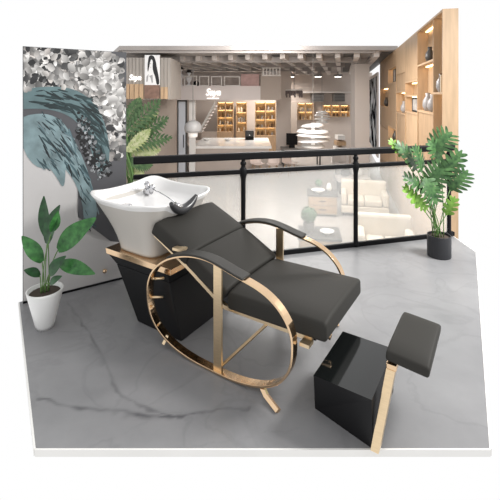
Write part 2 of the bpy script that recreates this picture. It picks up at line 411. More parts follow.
bm = bmesh.new(); prism(bm, [(-3.7, 10.9), (c0.x, 10.9), (sr1.x, YB+.3), (-8.9, YB+.3)], CZ, CZ+.12); struct(obj('hall_ceiling', bm, greyc))
bm = bmesh.new(); box(bm, -9, sr1.x+.1, YB, YB+.2, HZ, CZ); struct(obj('wall_back', bm, palewall))
a = Vector((-1.45, 3.42, 0)); c = Vector((-8.9, YB, 0)); d = (c-a).normalized(); n_ = Vector((-d.y, d.x, 0))
bm = bmesh.new(); hexa(bm, [a+Vector((0,0,HZ)), c+Vector((0,0,HZ)), c+n_*.1+Vector((0,0,HZ)), a+n_*.1+Vector((0,0,HZ))], [a+Vector((0,0,.0)), c+Vector((0,0,CZ)), c+n_*.1+Vector((0,0,CZ)), a+n_*.1+Vector((0,0,.0))]); struct(obj('wall_hall', bm, beige))
# ceiling beams along and across the hall
bm = bmesh.new()
for u in np.arange(-6.8, 1.2, .55):
    for_v0 = 11.6
    hbox(bm, u, u+.16, max(11.7, 11.2+.0), 21.0, CZ-.16, CZ-.002)
struct(obj('trim_2', bm, offwhite))
bm = bmesh.new()
for Yb in (11.0, 12.6, 14.6, 17.0, 19.4):
    box(bm, -3.65 if Yb < 12 else -4.2 if Yb < 13 else -6.0, 3.6, Yb, Yb+.14, CZ-(.07 if Yb < 12 else .2), CZ-.003)
struct(obj('trim_3', bm, greyc))
bm = bmesh.new()
for u in np.arange(-6.55, 1.2, 1.1):
    hbox(bm, u, u+.3, 11.9, 20.8, CZ-.03, CZ-.001)
struct(obj('trim_4', bm, darkgrey))

def fbox(x0, x1, y0, y1, Y, depth):  # frontal block given its visible front rectangle
    a = at(x0, y1, Y); c = at(x1, y0, Y); return (a.x, c.x, Y, Y+depth, a.z, c.z)
# left plank block with poster and sign
d = list(fbox(122, 171, 50, 99.5, 11.0, 1.6)); d[5] = CZ-.21
bm = bmesh.new(); box(bm, *d)
nb = 14
for i in range(nb):
    x = d[0]+(d[1]-d[0])*i/nb; box(bm, x+.012, x+(d[1]-d[0])/nb-.012, 10.985, 11.0, d[4], d[5])
struct(obj('trim_5', bm, planks))
# recess wall below it
d = fbox(112, 176, 99.5, 250, 13.2, .2); bm = bmesh.new(); box(bm, d[0], d[1], d[2], d[3], HZ, at(0, 97, 13.2).z)
for x in (150, 158, 166): 
    X = at(x, 100, 13.2).x; box(bm, X, X+.02, 13.19, 13.2, HZ, at(0, 99, 13.2).z)
struct(obj('wall_recess', bm, taupe))
for lab, (x0, x1), z in (('pale wooden panel under the small white sign on the plank wall', (127, 144), 0), ('short pale wooden panel right of the woman poster', (160.5, 168), 0)):
    d = fbox(x0-2 if x0 < 130 else x0, x1, 84 if x0 < 130 else 87, 99, 10.98, .02); bm = bmesh.new(); nn = 4 if x0 < 130 else 2
    d = (d[0], d[1], 10.945, 10.983, d[4], d[5])
    for i in range(nn):
        w_ = (d[1]-d[0])/nn; box(bm, d[0]+i*w_+.01, d[0]+(i+1)*w_-.01, *d[2:])
    tag(recenter(obj('wood_panel', bm, wood2)), lab, 'panel')
d = fbox(144.5, 159.5, 85, 98.5, 10.96, .02); tag(recenter(boxo('brick_panel', (d[0], d[1], 10.945, 10.983, d[4], d[5]), mat('reddish_brown', (.20, .12, .09), .7, noise_amt=.3, nscale=9))), 'reddish brown panel directly under the woman poster', 'panel')
# poster
P0 = at(152.3, 85, 10.95)
po = thing('poster', 'tall white poster of a long haired woman high on the plank wall', 'poster', (P0.x, 10.98, P0.z))
pw, ph = 15*10.95/F, 30*10.95/F
boxo('print_sheet', (-pw/2, pw/2, -.04, -.002, 0, ph), mat('poster_white', (.8, .8, .8), .5), po)
bm = bmesh.new()
hair = smoothpoly([(.28,.97),(.45,1.0),(.62,.96),(.74,.8),(.82,.55),(.93,.3),(1.0,.02),(.78,.0),(.72,.25),(.56,.45),(.52,.62),(.55,.78),(.46,.88),(.36,.78),(.30,.6),(.22,.42),(.18,.5),(.20,.75)])
vs_ = [bm.verts.new((-pw/2+p[0]*pw, -.0415, p[1]*ph)) for p in hair]; bm.faces.new(vs_); bmesh.ops.triangulate(bm, faces=bm.faces)
obj('printed_hair', bm, mat('poster_black', (.01, .01, .012), .5), po)
pg = mat('poster_grey', (.35, .35, .36), .5)
for nm, pl in (('printed_eye', [(.36,.70),(.44,.69),(.44,.71),(.36,.72)]), ('printed_mouth', [(.38,.60),(.43,.60),(.42,.58),(.39,.58)]), ('printed_sleeve', [(.30,.30),(.52,.34),(.55,.10),(.48,.05),(.40,.22)]), ('printed_shoulder', [(.12,.28),(.26,.36),(.2,.12),(.1,.1)])):
    bm = bmesh.new(); bm.faces.new([bm.verts.new((-pw/2+p[0]*pw, -.0412, p[1]*ph)) for p in pl]); obj(nm, bm, pg, po)
def text(name, s, loc, size, m, label, cat, shear=.25, ext=.02):
    cu = bpy.data.curves.new(name, 'FONT'); cu.body = s; cu.size = size; cu.shear = shear; cu.extrude = ext; cu.align_x = 'CENTER'; cu.space_character = .9; cu.offset = 0
    o = bpy.data.objects.new(name, cu); C.objects.link(o)
    dg = bpy.context.evaluated_depsgraph_get(); me = bpy.data.meshes.new_from_object(o.evaluated_get(dg)); bpy.data.objects.remove(o)
    me.transform(Matrix.Rotation(R(90), 4, 'X')); me.materials.append(m)
    q = bpy.data.objects.new(name, me); C.objects.link(q); q.location = loc; tag(q, label, cat); return q
p = at(134.8, 80, 10.95); text('wall_sign', 'Saya', (p.x, 10.955, p.z), .22, signlit, 'small white script sign on the grey plank wall left of the poster', 'sign')
# balcony fascia and its rail frames
Yf = 14.6
d = list(fbox(166, 260.5, 86, 100, Yf, .25)); d[3] = Yf+.65; bm = bmesh.new(); box(bm, *d); struct(obj('trim_6', bm, mat('fascia_paint', (.58, .53, .51), .6, noise_amt=.02, nscale=3)))
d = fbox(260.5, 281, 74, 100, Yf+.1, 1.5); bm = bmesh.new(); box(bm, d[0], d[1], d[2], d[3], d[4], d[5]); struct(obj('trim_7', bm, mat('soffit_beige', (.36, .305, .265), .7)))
p = at(213, 95.2, Yf); text('fascia_sign', 'Saya', (p.x, Yf-.022, p.z), .36, signlit, 'glowing white script sign in the middle of the pale balcony fascia', 'sign')
p = at(212, 97.5, Yf); bx = at(207, 98.6, Yf); bx2 = at(219, 98.0, Yf)
tag(recenter(boxo('sign_underline', (bx.x, bx2.x, Yf-.03, Yf-.001, bx.z, bx2.z), signlit)), 'thin glowing line under the glowing script on the balcony fascia', 'sign')
wframe = mat('white_frame', (.62, .59, .56), .5)
def rail_frame(x0, x1, y0, y1, label):
    d = fbox(x0, x1, y0, y1, Yf+.1, .05); t = .035
    bm = bmesh.new(); a, c, f0, f1, z0, z1 = d
    box(bm, a, a+t, f0, f1, z0, z1); box(bm, c-t, c, f0, f1, z0, z1); box(bm, a+t, c-t, f0, f1, z1-t, z1); box(bm, a+t, c-t, f0, f1, z0, z0+t)
    return tag(recenter(obj('balcony_frame', bm, wframe)), label, 'railing', 'open white frames along the balcony')
for k, (x0, x1, lb) in enumerate([(167,182,'white balcony frame at the far left end behind the busts'),(184,197,'white balcony frame just right of the busts'),(199,209,'white balcony frame above the first letter of the glowing sign'),(211,222,'white balcony frame above the end of the glowing sign'),(224,240,'white balcony frame left of the pink panel')]):
    rail_frame(x0, x1, 75.5+.2*k, 86, lb)
d = fbox(241, 259, 74, 86, Yf+.15, .05); tag(recenter(boxo('pink_panel', d, mat('dusty_pink', (.42, .27, .25), .6, noise_amt=.15, nscale=5))), 'dusty pink panel behind the right end of the balcony', 'panel')
# upper mezzanine floor band behind frames
d = fbox(166, 262, 72, 86, 17.5, .1); bm = bmesh.new(); box(bm, d[0]-.5, d[1], 17.5, 17.6, d[4]-.3, d[5]); struct(obj('wall_mezzanine', bm, mat('mezzanine_wall', (.40, .35, .32), .7, noise_amt=.12, nscale=3)))
# white slatted cage on the balcony corner
d = fbox(262, 281, 56, 76, Yf, 1.0)
cg = thing('slatted_cage', 'white slatted cage standing on the right corner of the balcony', 'cage', ((d[0]+d[1])/2, Yf+.5, d[4]))
hw = (d[1]-d[0])/2; hh = CZ-.21-d[4]
for nm, z in (('top_frame', hh-.05), ('bottom_frame', 0)):
    bm = bmesh.new(); box(bm, -hw, hw, -.5, .5, z, z+.05); obj(nm, bm, wframe, cg)
for i in range(6):
    x = -hw+.02+i*(2*hw-.09)/5; bm = bmesh.new(); box(bm, x, x+.05, -.5, -.45, .05, hh-.05); obj('slat', bm, wframe, cg); boxo('slat', (x, x+.05, .45, .5, .05, hh-.05), wframe, cg)
# display busts on the balcony
bust_w = mat('bust_white', (.72, .72, .73), .4)
def bust(x, lab, cap=True, s=1.0):
    p = at(x, 85.8, Yf+.06)
    t = thing('display_bust', lab, 'bust', (p.x, Yf+.42, d6z), 0, 'busts standing on the balcony')
    bm = bmesh.new(); lathe(bm, [(.001,0),(.10*s,0),(.11*s,.04),(.05*s,.10),(.05*s,.2*s),(.13*s,.3*s),(.15*s,.42*s),(.06*s,.5*s),(.05*s,.55*s),(.09*s,.62*s),(.09*s,.7*s),(.001,.74*s)], n=16); obj('body', bm, bust_w, t, smooth=True)
    if cap:
        bm = bmesh.new(); lathe(bm, [(.17*s,.66*s),(.17*s,.68*s),(.10*s,.70*s),(.10*s,.78*s),(.001,.80*s)], n=16); obj('hat', bm, blackmetal, t)
    return t
d6z = at(0, 86, Yf).z
bust(178.5, 'white display bust in a wide black hat at the left of the balcony')
bust(187.5, 'smaller white display bust in a black hat on the balcony right of the larger one', s=.8)
p = at(189.3, 86, Yf); bm = bmesh.new(); lathe(bm, [(.001,0),(.09,0),(.14,.05),(.14,.13),(.10,.19),(.001,.21)], n=16); o = obj('black_bag', bm, blackmetal, smooth=True); o.location = (at(194.5, 86, Yf).x, Yf+.42, d6z); tag(o, 'round black bag beside the two busts on the balcony', 'bag')
# door leaf and pillars under the fascia
zt = at(0, 100, 15.2).z
def pillar(name, x0, x1, Y, m, dep=.2, top=None):
    a = at(x0, 100, Y).x; c = at(x1, 100, Y).x; bm = bmesh.new(); box(bm, a, c, Y, Y+dep, HZ, top if top is not None else at(0, 98, Y).z); return obj(name, bm, m)
dr = thing('glass_door', 'tall pale door with black frame under the left end of the fascia', 'door', (at(182, 100, 15).x, 15.0, HZ))
hd = at(0, 100, 15).z-HZ; hw = 5*15/F
boxo('door_leaf', (-hw+.06, hw-.06, 0, .04, .02, hd-.06), mat('door_pale_blue', (.62, .66, .72), .2), dr)
bm = bmesh.new(); box(bm, -hw, -hw+.06, -.01, .06, 0, hd); box(bm, hw-.06, hw, -.01, .06, 0, hd); box(bm, -hw+.06, hw-.06, -.01, .06, hd-.06, hd); obj('door_frame', bm, darkgrey, dr)
bm = bmesh.new(); tube(bm, [(hw-.12, -.05, 1.0), (hw-.12, -.05, 1.5)], .012); obj('handle', bm, blackmetal, dr)
struct(pillar('pillar_white', 189, 195, 15.0, white))
struct(pillar('pillar_beige', 276.5, 291, 17.0, palewall, .4, CZ-.21))
struct(pillar('pillar_pale', 355, 369.5, 13.0, mat('column_paint', (.56, .52, .49), .65), .5, CZ-.21))
# staircase
st = thing('staircase', 'pale staircase rising to the right behind the counter', 'stairs', (at(199, 133, 19).x, 19.0, HZ))
bm = bmesh.new(); L0 = 0; L1 = 16*19/F; H0 = .9; H1 = 3*1.0
zs0 = at(0, 131, 19).z-HZ; zs1 = at(0, 102, 19).z-HZ
hexa(bm, [(L0,0,zs0-.12),(L1,0,zs1-.12),(L1,.06,zs1-.12),(L0,.06,zs0-.12)], [(L0,0,zs0+.05),(L1,0,zs1+.05),(L1,.06,zs1+.05),(L0,.06,zs0+.05)]); obj('stringer', bm, white, st)
bm = bmesh.new()
for i in range(9):
    f = i/9; box(bm, L0+(L1-L0)*f, L0+(L1-L0)*(f+.16), .06, 1.0, zs0+(zs1-zs0)*f-.08, zs0+(zs1-zs0)*f-.03)
obj('treads', bm, offwhite, st)
bm = bmesh.new(); box(bm, 0, L1, .95, 1.0, 0, zs0-.12); obj('back_panel', bm, beige, st)
# lit shelving at the back
prod_cols = [mat('product_amber', (.35, .2, .08), .4), mat('product_cream', (.75, .66, .5), .4), mat('product_brown', (.12, .07, .04), .4), mat('product_grey', (.3, .28, .26), .4)]
warmback = mat('warm_shelf_back', (.62, .46, .26), .6, noise_amt=.1, nscale=3)
def lit_shelf(x0, x1, y0, y1, Y, nx_, ny_, label, floor=False, short=''):
    a = at(x0, y1, Y); c = at(x1, y0, Y); W = c.x-a.x; zb = HZ if floor else a.z; H = c.z-zb; zoff = a.z-zb
    t = thing('lit_shelf', label, 'shelf', ((a.x+c.x)/2, Y, zb)); D = .35
    bm = bmesh.new(); box(bm, -W/2, W/2, D-.02, D, 0, H); obj('back_panel', bm, warmback, t)
    if floor:
        bm = bmesh.new(); box(bm, -W/2, W/2, 0, D-.021, 0, zoff); obj('base_cabinet', bm, wood, t)
    for i in range(nx_+1):
        x = -W/2+i*(W-.04)/nx_; bm = bmesh.new(); box(bm, x, x+.04, 0, D-.021, zoff+.001, H); obj('upright', bm, wood2, t)
    hh = (H-zoff)/ny_
    for j in range(ny_+1):
        z = zoff+j*hh
        for i in range(nx_):
            xa = -W/2+i*(W-.04)/nx_+.041; xb = -W/2+(i+1)*(W-.04)/nx_-.001
            if j < ny_ or True:
                bm = bmesh.new(); box(bm, xa, xb, 0, D-.022, z-.03 if j else z+.001, z if j else z+.03); obj('shelf_board', bm, wood2, t)
            if j: 
                bm = bmesh.new(); box(bm, xa+.02, xb-.02, D-.06, D-.03, z-.045, z-.032); obj('light_strip', bm, led, t)
    # products, each its own thing
    for j in range(ny_):
        for i in range(nx_):
            xa = -W/2+i*(W-.04)/nx_+.07; xb = -W/2+(i+1)*(W-.04)/nx_-.05; k = max(2, int((xb-xa)/.13))
            for q in range(k):
                bw = (xb-xa)/k*.62; bh = random.uniform(.35, .6)*hh; X0 = xa+(q+.2)*(xb-xa)/k
                bm = bmesh.new(); z0 = zoff+j*hh+(.031 if j == 0 else .001); lathe(bm, [(bw/2, 0), (bw/2, bh*.7), (bw*.22, bh*.8), (bw*.22, bh)], n=8)
                pm = random.randrange(4); o = obj('bottle', bm, prod_cols[pm]); o.location = ((a.x+c.x)/2+X0+bw/2, Y+.16, zb+z0)
                bank = f', {("left","right")[i] if nx_ == 2 else ("left","middle","right")[i]} bank' if nx_ > 1 else ''
                tag(o, f'{("amber","cream","brown","grey")[pm]} bottle, {("first","second","third","fourth","fifth","sixth","seventh","eighth")[q]} from left{bank}, {("top","second","third","fourth")[ny_-1-j]} board, {short}', 'bottle', f'bottles on {label}')
    return t
lit_shelf(217, 233.5, 102, 132, 20.15, 2, 4, 'warm lit shelf unit right of the staircase', True, 'shelf beside staircase')
lit_shelf(236, 247, 102, 132, 20.6, 1, 3, 'narrow dim shelf unit left of the balcony pillar', True, 'narrow dim shelf')
lit_shelf(255, 276, 102, 136, 19.4, 2, 4, 'warm lit shelf unit behind the right end of the counter', True, 'shelf behind counter end')
lit_shelf(298, 314, 103, 120, 21.05, 2, 2, 'short lit wall shelf above the layered pendant lamp', False, 'short wall shelf')
lit_shelf(323, 350, 105, 117, 21.05, 3, 2, 'wide lit wall shelf left of the pale column', False, 'wide wall shelf')
d = fbox(291, 297, 102, 150, 20.4, .5); bm = bmesh.new(); box(bm, d[0], d[1], d[2], d[3], HZ, d[5]); struct(obj('trim_8', bm, taupe))
# back wall upper band and vents
for k, (x0, x1) in enumerate([(312, 324), (334, 345)]):
    d = fbox(x0, x1, 93.5, 101.5, 20.9, .3); t = thing('air_grille', ['grey grille box on the back wall above the layered lamp', 'grey grille box on the back wall nearer the pale column'][k], 'vent', ((d[0]+d[1])/2, 20.9, d[4]), 0, 'grille boxes on the back wall')
    W = (d[1]-d[0])/2; H = d[5]-d[4]; boxo('housing', (-W, W, 0, .49, 0, H), midgrey, t); bm = bmesh.new()
    for i in range(5): box(bm, -W+.03, W-.03, -.02, -.001, .04+i*H/5.5, .07+i*H/5.5)
    obj('grille', bm, darkgrey, t)
d = fbox(355, 296, 0, 0, 0, 0)
struct(boxo('trim_9', (at(296, 0, 20.7).x, at(352, 0, 20.7).x, 20.7, 21.4, at(0, 93, 20.7).z, at(0, 91.5, 20.7).z), offwhite))
# chandelier of small tubes
ch = thing('chandelier', 'wide grey tube chandelier hanging left of the grille boxes', 'lamp', (at(292, 0, 17).x, 16.2, at(0, 98, 16.2).z))
bm = bmesh.new(); lathe(bm, [(.001,.32),(.36,.32),(.36,.36),(.001,.36)], n=20); obj('plate', bm, offwhite, ch)
for i in range(14):
    aa = 2*math.pi*i/14; bm = bmesh.new(); tube(bm, [(.33*math.cos(aa), .33*math.sin(aa), .31), (.33*math.cos(aa), .33*math.sin(aa), .02+.08*(i % 3))], .035, 8); obj('glass_tube', bm, mat('smoked_glass', (.16, .13, .13), .2) if i == 0 else bpy.data.materials['smoked_glass'], ch)
bm = bmesh.new(); tube(bm, [(0, 0, .36), (0, 0, CZ-.001-ch.location.z)], .01, 6); obj('cord', bm, darkgrey, ch)
for k, x in enumerate((291, 318, 338)):
    p = at(x, 76, 18.0); t = thing('ceiling_spotlight', ['ceiling spotlight above the tube chandelier', 'middle one of the three ceiling spotlights', 'ceiling spotlight nearest the pale column'][k], 'lamp', (p.x, 18.0, CZ-.40), 0, 'three spotlights under the ceiling')
    bm = bmesh.new(); lathe(bm, [(.001,0),(.20,0),(.20,.10),(.03,.12),(.02,.13),(.02,.39)], n=16); obj('housing', bm, midgrey, t)
    bm = bmesh.new(); lathe(bm, [(.001,-.012),(.16,-.012),(.16,-.001),(.001,-.001)], n=16); obj('diffuser', bm, ledw, t)
# counter island
cy0, cy1 = 15.4, 18.4
xl = at(180, 0, cy0).x; xr = at(269, 0, cy0).x
ct = thing('counter', 'long beige counter with white top in the hall below', 'counter', ((xl+xr)/2, cy0, HZ))
hwc = (xr-xl)/2; hc = .98
boxo('counter_body', (-hwc, hwc, 0, cy1-cy0, 0, hc-.08), mat('counter_beige', (.46, .40, .36), .5, noise_amt=.05, nscale=2), ct)
boxo('countertop', (-hwc+.55, hwc+.1, -.05, cy1-cy0+.05, hc-.079, hc+.02), mat('counter_white', (.85, .84, .82), .2), ct)
bm = bmesh.new(); box(bm, -hwc-.02, -hwc+.54, -.05, 1.0, hc-.079, hc+.02); obj('raised_top', bm, mat('counter_taupe', (.45, .40, .36), .4), ct)
# things on / behind the counter
p = at(249.5, 135, 18.0)
cm = thing('coffee_machine', 'black coffee machine standing on the white countertop', 'machine', (p.x, 17.7, HZ+hc+.02))
boxo('body', (-.2, .2, -.2, .2, 0, .12), blackmetal, cm, bevel=.02); boxo('head', (-.2, .2, -.12, .2, .121, .42), rubber, cm, bevel=.03)
bm = bmesh.new(); tube(bm, [(0, -.14, .24), (0, -.19, .22)], .03); obj('spout', bm, chrome, cm)
for k, (x, lb) in enumerate([(228, 'white bowl on the countertop left of the coffee machine'), (207, 'white bowl on the countertop nearest the bell lamp')]):
    bm = bmesh.new(); lathe(bm, [(.001,0),(.08,0),(.09,.02),(.20,.10),(.19,.11),(.08,.04),(.001,.03)], n=20); o = obj('bowl', bm, white, smooth=True); o.location = (at(x, 0, 17.2).x, 17.2, HZ+hc+.02); tag(o, lb, 'bowl')
# bell pendant
def pendant_bell():
    Y = 12.5; p = at(193, 132, Y); t = thing('bell_pendant', 'grey bell shaped pendant lamp hanging left over the counter', 'lamp', (p.x, Y, p.z))
    s = Y/F; bm = bmesh.new(); lathe(bm, [(8.0*s,0),(8.6*s,2.5*s),(8.4*s,6*s),(7*s,9*s),(4*s,11*s),(1*s,11.8*s),(.001,12*s)], n=28); 
    o = obj('shade', bm, lampgrey, t, smooth=True)
    bm = bmesh.new(); lathe(bm, [(.001,-5.5*s),(4.4*s,-5*s),(4.8*s,-1*s),(4.4*s,2*s),(.001,2*s)], n=20); obj('bulb', bm, mat('bulb_white', (.9, .88, .85), .4, emit=.25, ecol=(1, .95, .88)), t, smooth=True)
    bm = bmesh.new(); tube(bm, [(0, 0, 12*s), (0, 0, CZ-.003-p.z)], .012, 6); obj('cord', bm, midgrey, t)
pendant_bell()
def pendant_layers(x, ytop, ybot, Y, rad, n, label):
    p = at(x, ybot, Y); t = thing('layered_pendant', label, 'lamp', (p.x, Y, p.z), 0, 'layered white pendant lamps'); H = (ybot-ytop)*Y/F; s = Y/F
    for i in range(n):
        f = (i+.5)/n; r = rad*s*math.sqrt(max(.12, 1-(2*f-1)**2*.85)); z = H*f; bm = bmesh.new()
        prof = [(r*.55, z+H/n*.42), (r*.85, z+H/n*.2), (r, z-H/n*.15), (r*.97, z-H/n*.2), (r*.8, z+H/n*.05), (r*.5, z+H/n*.3), (r*.55, z+H/n*.42)]
        rings = []; N = 32
        for rr, zz in prof: rings.append([bm.verts.new((rr*(1+.05*math.sin(3*2*math.pi*k/N+i*1.3))*math.cos(2*math.pi*k/N), rr*math.sin(2*math.pi*k/N), zz+.12*r*math.sin(2*math.pi*k/N+i*2.1)*.5)) for k in range(N)])
        for a_, b_ in zip(rings, rings[1:]):
            for k in range(N): bm.faces.new((a_[k], a_[(k+1) % N], b_[(k+1) % N], b_[k]))
        obj('shade_ring', bm, lampglass, t, smooth=True)
    bm = bmesh.new(); tube(bm, [(0, 0, .1*H), (0, 0, H)], .1*rad*s, 12); obj('core', bm, mat('lamp_core', (.9, .9, .9), .4, emit=.5, ecol=(1, .96, .9)), t)
    bm = bmesh.new(); tube(bm, [(0, 0, H), (0, 0, CZ-.003-p.z)], .008, 6); obj('cord', bm, midgrey, t)
pendant_layers(313, 123, 148, 11.5, 17.5, 5, 'large layered white pendant lamp with wavy rings low in the hall')
pendant_layers(322, 111, 123.5, 16.5, 8.5, 4, 'small layered white pendant lamp behind and above the large one')
# dark desk with monitor and small lit display
p = at(292, 0, 14.0)
dk = thing('desk', 'dark desk left of the large layered lamp in the hall', 'desk', (at(301, 0, 16.5).x, 16.2, HZ)); 
boxo('desk_top', (-.85, .85, 0, .8, .72, .78), midgrey, dk)
for sx in (-.8, .74):
    for sy in (.03, .71): boxo('leg', (sx, sx+.06, sy, sy+.06, 0, .719), darkgrey, dk)
mo = thing('monitor', 'black monitor standing on the dark desk', 'monitor', (at(292, 0, 16.5).x, 16.55, HZ+.78))
boxo('screen', (-.24, .24, -.02, .02, .12, .62), blackmetal, mo, bevel=.01); boxo('stand', (-.12, .12, -.08, .08, 0, .119), blackmetal, mo)
ds = thing('display_stand', 'cream tiered display stand right of the large layered lamp', 'stand', (at(341, 0, 17).x, 17.2, HZ))
for i, s in enumerate((.55, .48, .41, .34, .27)): boxo('tier', (-s*.6, s*.6, -.3, .3, i*.26+(.04 if i else 0), i*.26+.22), wood2 if i % 2 else white, ds)
bm = bmesh.new(); box(bm, -.06, .06, -.06, .06, .22, 1.08); obj('post', bm, wood, ds)
# cream wall panel (right of shelves), rounded armchair
def armchair(x, Y, rz, label, m):
    p = at(x, 0, Y); t = thing('armchair', label, 'chair', (p.x, Y, HZ), rz)
    boxo('seat', (-.32, .32, -.35, .25, .2, .42), m, t, bevel=.05); 
    bm = bmesh.new(); pts = [(-.38, -.3), (-.38, .1), (-.3, .3), (0, .38), (.3, .3), (.38, .1), (.38, -.3)]
    for a_, c_ in zip(pts, pts[1:]):
        dd = Vector((c_[0]-a_[0], c_[1]-a_[1], 0)).normalized(); nn = Vector((-dd.y, dd.x, 0))*.07
        hexa(bm, [(a_[0],a_[1],.15),(c_[0],c_[1],.15),(c_[0]+nn.x,c_[1]+nn.y,.15),(a_[0]+nn.x,a_[1]+nn.y,.15)], [(a_[0],a_[1],.8),(c_[0],c_[1],.8),(c_[0]+nn.x,c_[1]+nn.y,.8),(a_[0]+nn.x,a_[1]+nn.y,.8)])
    obj('backrest', bm, m, t)
    for sx in (-.28, .22):
        for sy in (-.3, .18): boxo('leg', (sx, sx+.05, sy, sy+.05, 0, .199), darkgrey, t)
    return t
armchair(346, 14.9, R(-60), 'cream tub armchair behind the handrail beside the pale column', offwhite)
# shell chairs with wooden legs
shell = mat('shell_pink_white', (.62, .52, .47), .35)
def shell_chair():
    t = thing('shell_chair', 'x', 'chair', (0, 0, HZ), 0, 'shell chairs with splayed wooden legs')
    bm = bmesh.new(); nu, nv = 10, 8; g = {}
    for i in range(nu+1):
        for j in range(nv+1):
            u = i/nu; v = j/nv*2-1
            if u < .5: y = -.22+u*2*.40; z = .44-.03*math.sin(u*2*math.pi)+.06*v*v; x = v*.23
            else: q = (u-.5)*2; y = .18+.10*q+.0-.08*v*v*q; z = .44+.36*q+.06*v*v*(1-q)-.10*v*v*q; x = v*(.23-.03*q)
            g[i, j] = bm.verts.new((x, y, z))
    for i in range(nu):
        for j in range(nv): bm.faces.new((g[i, j], g[i+1, j], g[i+1, j+1], g[i, j+1]))
    o = obj('shell_seat', bm, shell, t, smooth=True); md = o.modifiers.new('s', 'SOLIDIFY'); md.thickness = .015
    for sx in (-1, 1):
        for sy in (-1, 1): bm = bmesh.new(); tube(bm, [(sx*.12, sy*.1, .42), (sx*.24, sy*.22, 0)], [.018, .012], 8); obj('leg', bm, wood2, t)
    bm = bmesh.new(); tube(bm, [(-.17, -.15, .25), (.17, .15, .25)], .006, 6); tube(bm, [(.17, -.15, .25), (-.17, .15, .25)], .006, 6); obj('brace', bm, blackmetal, t)
    return t
sc = shell_chair()
spots = [(257, 176, .3, 'shell chair with wooden legs, leftmost of the row behind the handrail'), (273, 176.5, -.2, 'shell chair with wooden legs, middle of the row behind the handrail'), (289.5, 175.5, .6, 'shell chair with wooden legs, rightmost of the row behind the handrail')]
for k, (x, y, r_, lb) in enumerate(spots):
    g = ground(x, y, HZ)
    if k == 0: sc.location = g; sc.rotation_euler.z = r_; sc['label'] = lb
    else: dup(sc, g, r_, lb)
# low cabinets with trays seen through the glass
def low_cabinet(x, y, label, rz):
    g = ground(x, y, HZ); t = thing('low_cabinet', label, 'cabinet', g, rz)
    boxo('body', (-.36, .36, -.3, .3, .05, .50), mat('cabinet_wood', (.34, .28, .22), .5, noise_amt=.1, nscale=4), t, bevel=.01)
    for i in range(2):
        dr = boxo('drawer', (-.34, .34, -.318, -.301, .08+i*.21, .27+i*.21), wood, t, bevel=.004)
        boxo('handle', (-.08, .08, -.335, -.319, .17+i*.21, .185+i*.21), blackmetal, dr)
    boxo('top', (-.38, .38, -.32, .32, .501, .54), darkgrey, t)
    boxo('plinth', (-.33, .33, -.27, .27, 0, .049), darkgrey, t)
    return t, g
white_cer = ceramic
def on_cab(g, dx, dy, name, kind, label, m, prof, cat, s=1):
    bm = bmesh.new(); lathe(bm, [(r*s, z*s) for r, z in prof], n=20); o = obj(name, bm, m, smooth=True); o.location = (g.x+dx, g.y+dy, HZ+.54); return tag(o, label, cat)
bowlp = [(.001,0),(.05,0),(.06,.02),(.16,.08),(.15,.09),(.05,.035),(.001,.03)]
potp = [(.001,0),(.07,0),(.09,.12),(.08,.12),(.06,.1),(.001,.1)]
t, g1 = low_cabinet(322, 213, 'low wooden drawer cabinet seen through the glass, farther from the railing', R(-8))
on_cab(g1, -.12, -.12, 'tray_bowl', '', 'white bowl on the farther low cabinet', white, bowlp, 'bowl', 1.1)
on_cab(g1, .20, .1, 'vase', '', 'white vase at the right on the farther low cabinet', white, [(.001,0),(.05,0),(.08,.08),(.05,.16),(.03,.2),(.025,.2),(.001,.15)], 'vase')
t, g2 = low_cabinet(319, 262, 'low dark topped cabinet seen through the glass, nearest the railing', R(-8))
on_cab(g2, .12, -.12, 'tray_bowl', '', 'white bowl on the nearest low cabinet', white, bowlp, 'bowl', .8)
def ball_plant(loc, r, label):
    t = thing('ball_shrub', label, 'plant', loc, 0, 'clipped round shrubs on the low cabinets')
    bm = bmesh.new(); lathe(bm, [(q*r*8, z*r*8) for q, z in potp], n=16); obj('pot', bm, midgrey, t)
    bm = bmesh.new(); rnd = random.Random(3)
    for i in range(420):
        v = Vector((rnd.gauss(0, 1), rnd.gauss(0, 1), rnd.gauss(0, 1))).normalized(); c_ = v*r*rnd.uniform(.75, 1)+Vector((0, 0, r*1.9))
        a_ = v.orthogonal().normalized(); b_ = v.cross(a_); th = rnd.uniform(0, 6); a2 = a_*math.cos(th)+b_*math.sin(th); b2 = v.cross(a2); s = r*.2
        bm.faces.new([bm.verts.new(c_+q) for q in (-a2*s, b2*s*.5+v*s*.2, a2*s, -b2*s*.5+v*s*.2)])
    bmesh.ops.create_icosphere(bm, subdivisions=2, radius=r*.8, matrix=Matrix.Translation((0, 0, r*1.9)))
    obj('foliage', bm, leaf_mid, t)
ball_plant((g1.x-.05, g1.y+.17, HZ+.54), .10, 'small round green shrub on the farther low cabinet')
ball_plant((g2.x-.17, g2.y+.1, HZ+.54), .15, 'larger round green shrub on the cabinet nearest the railing')
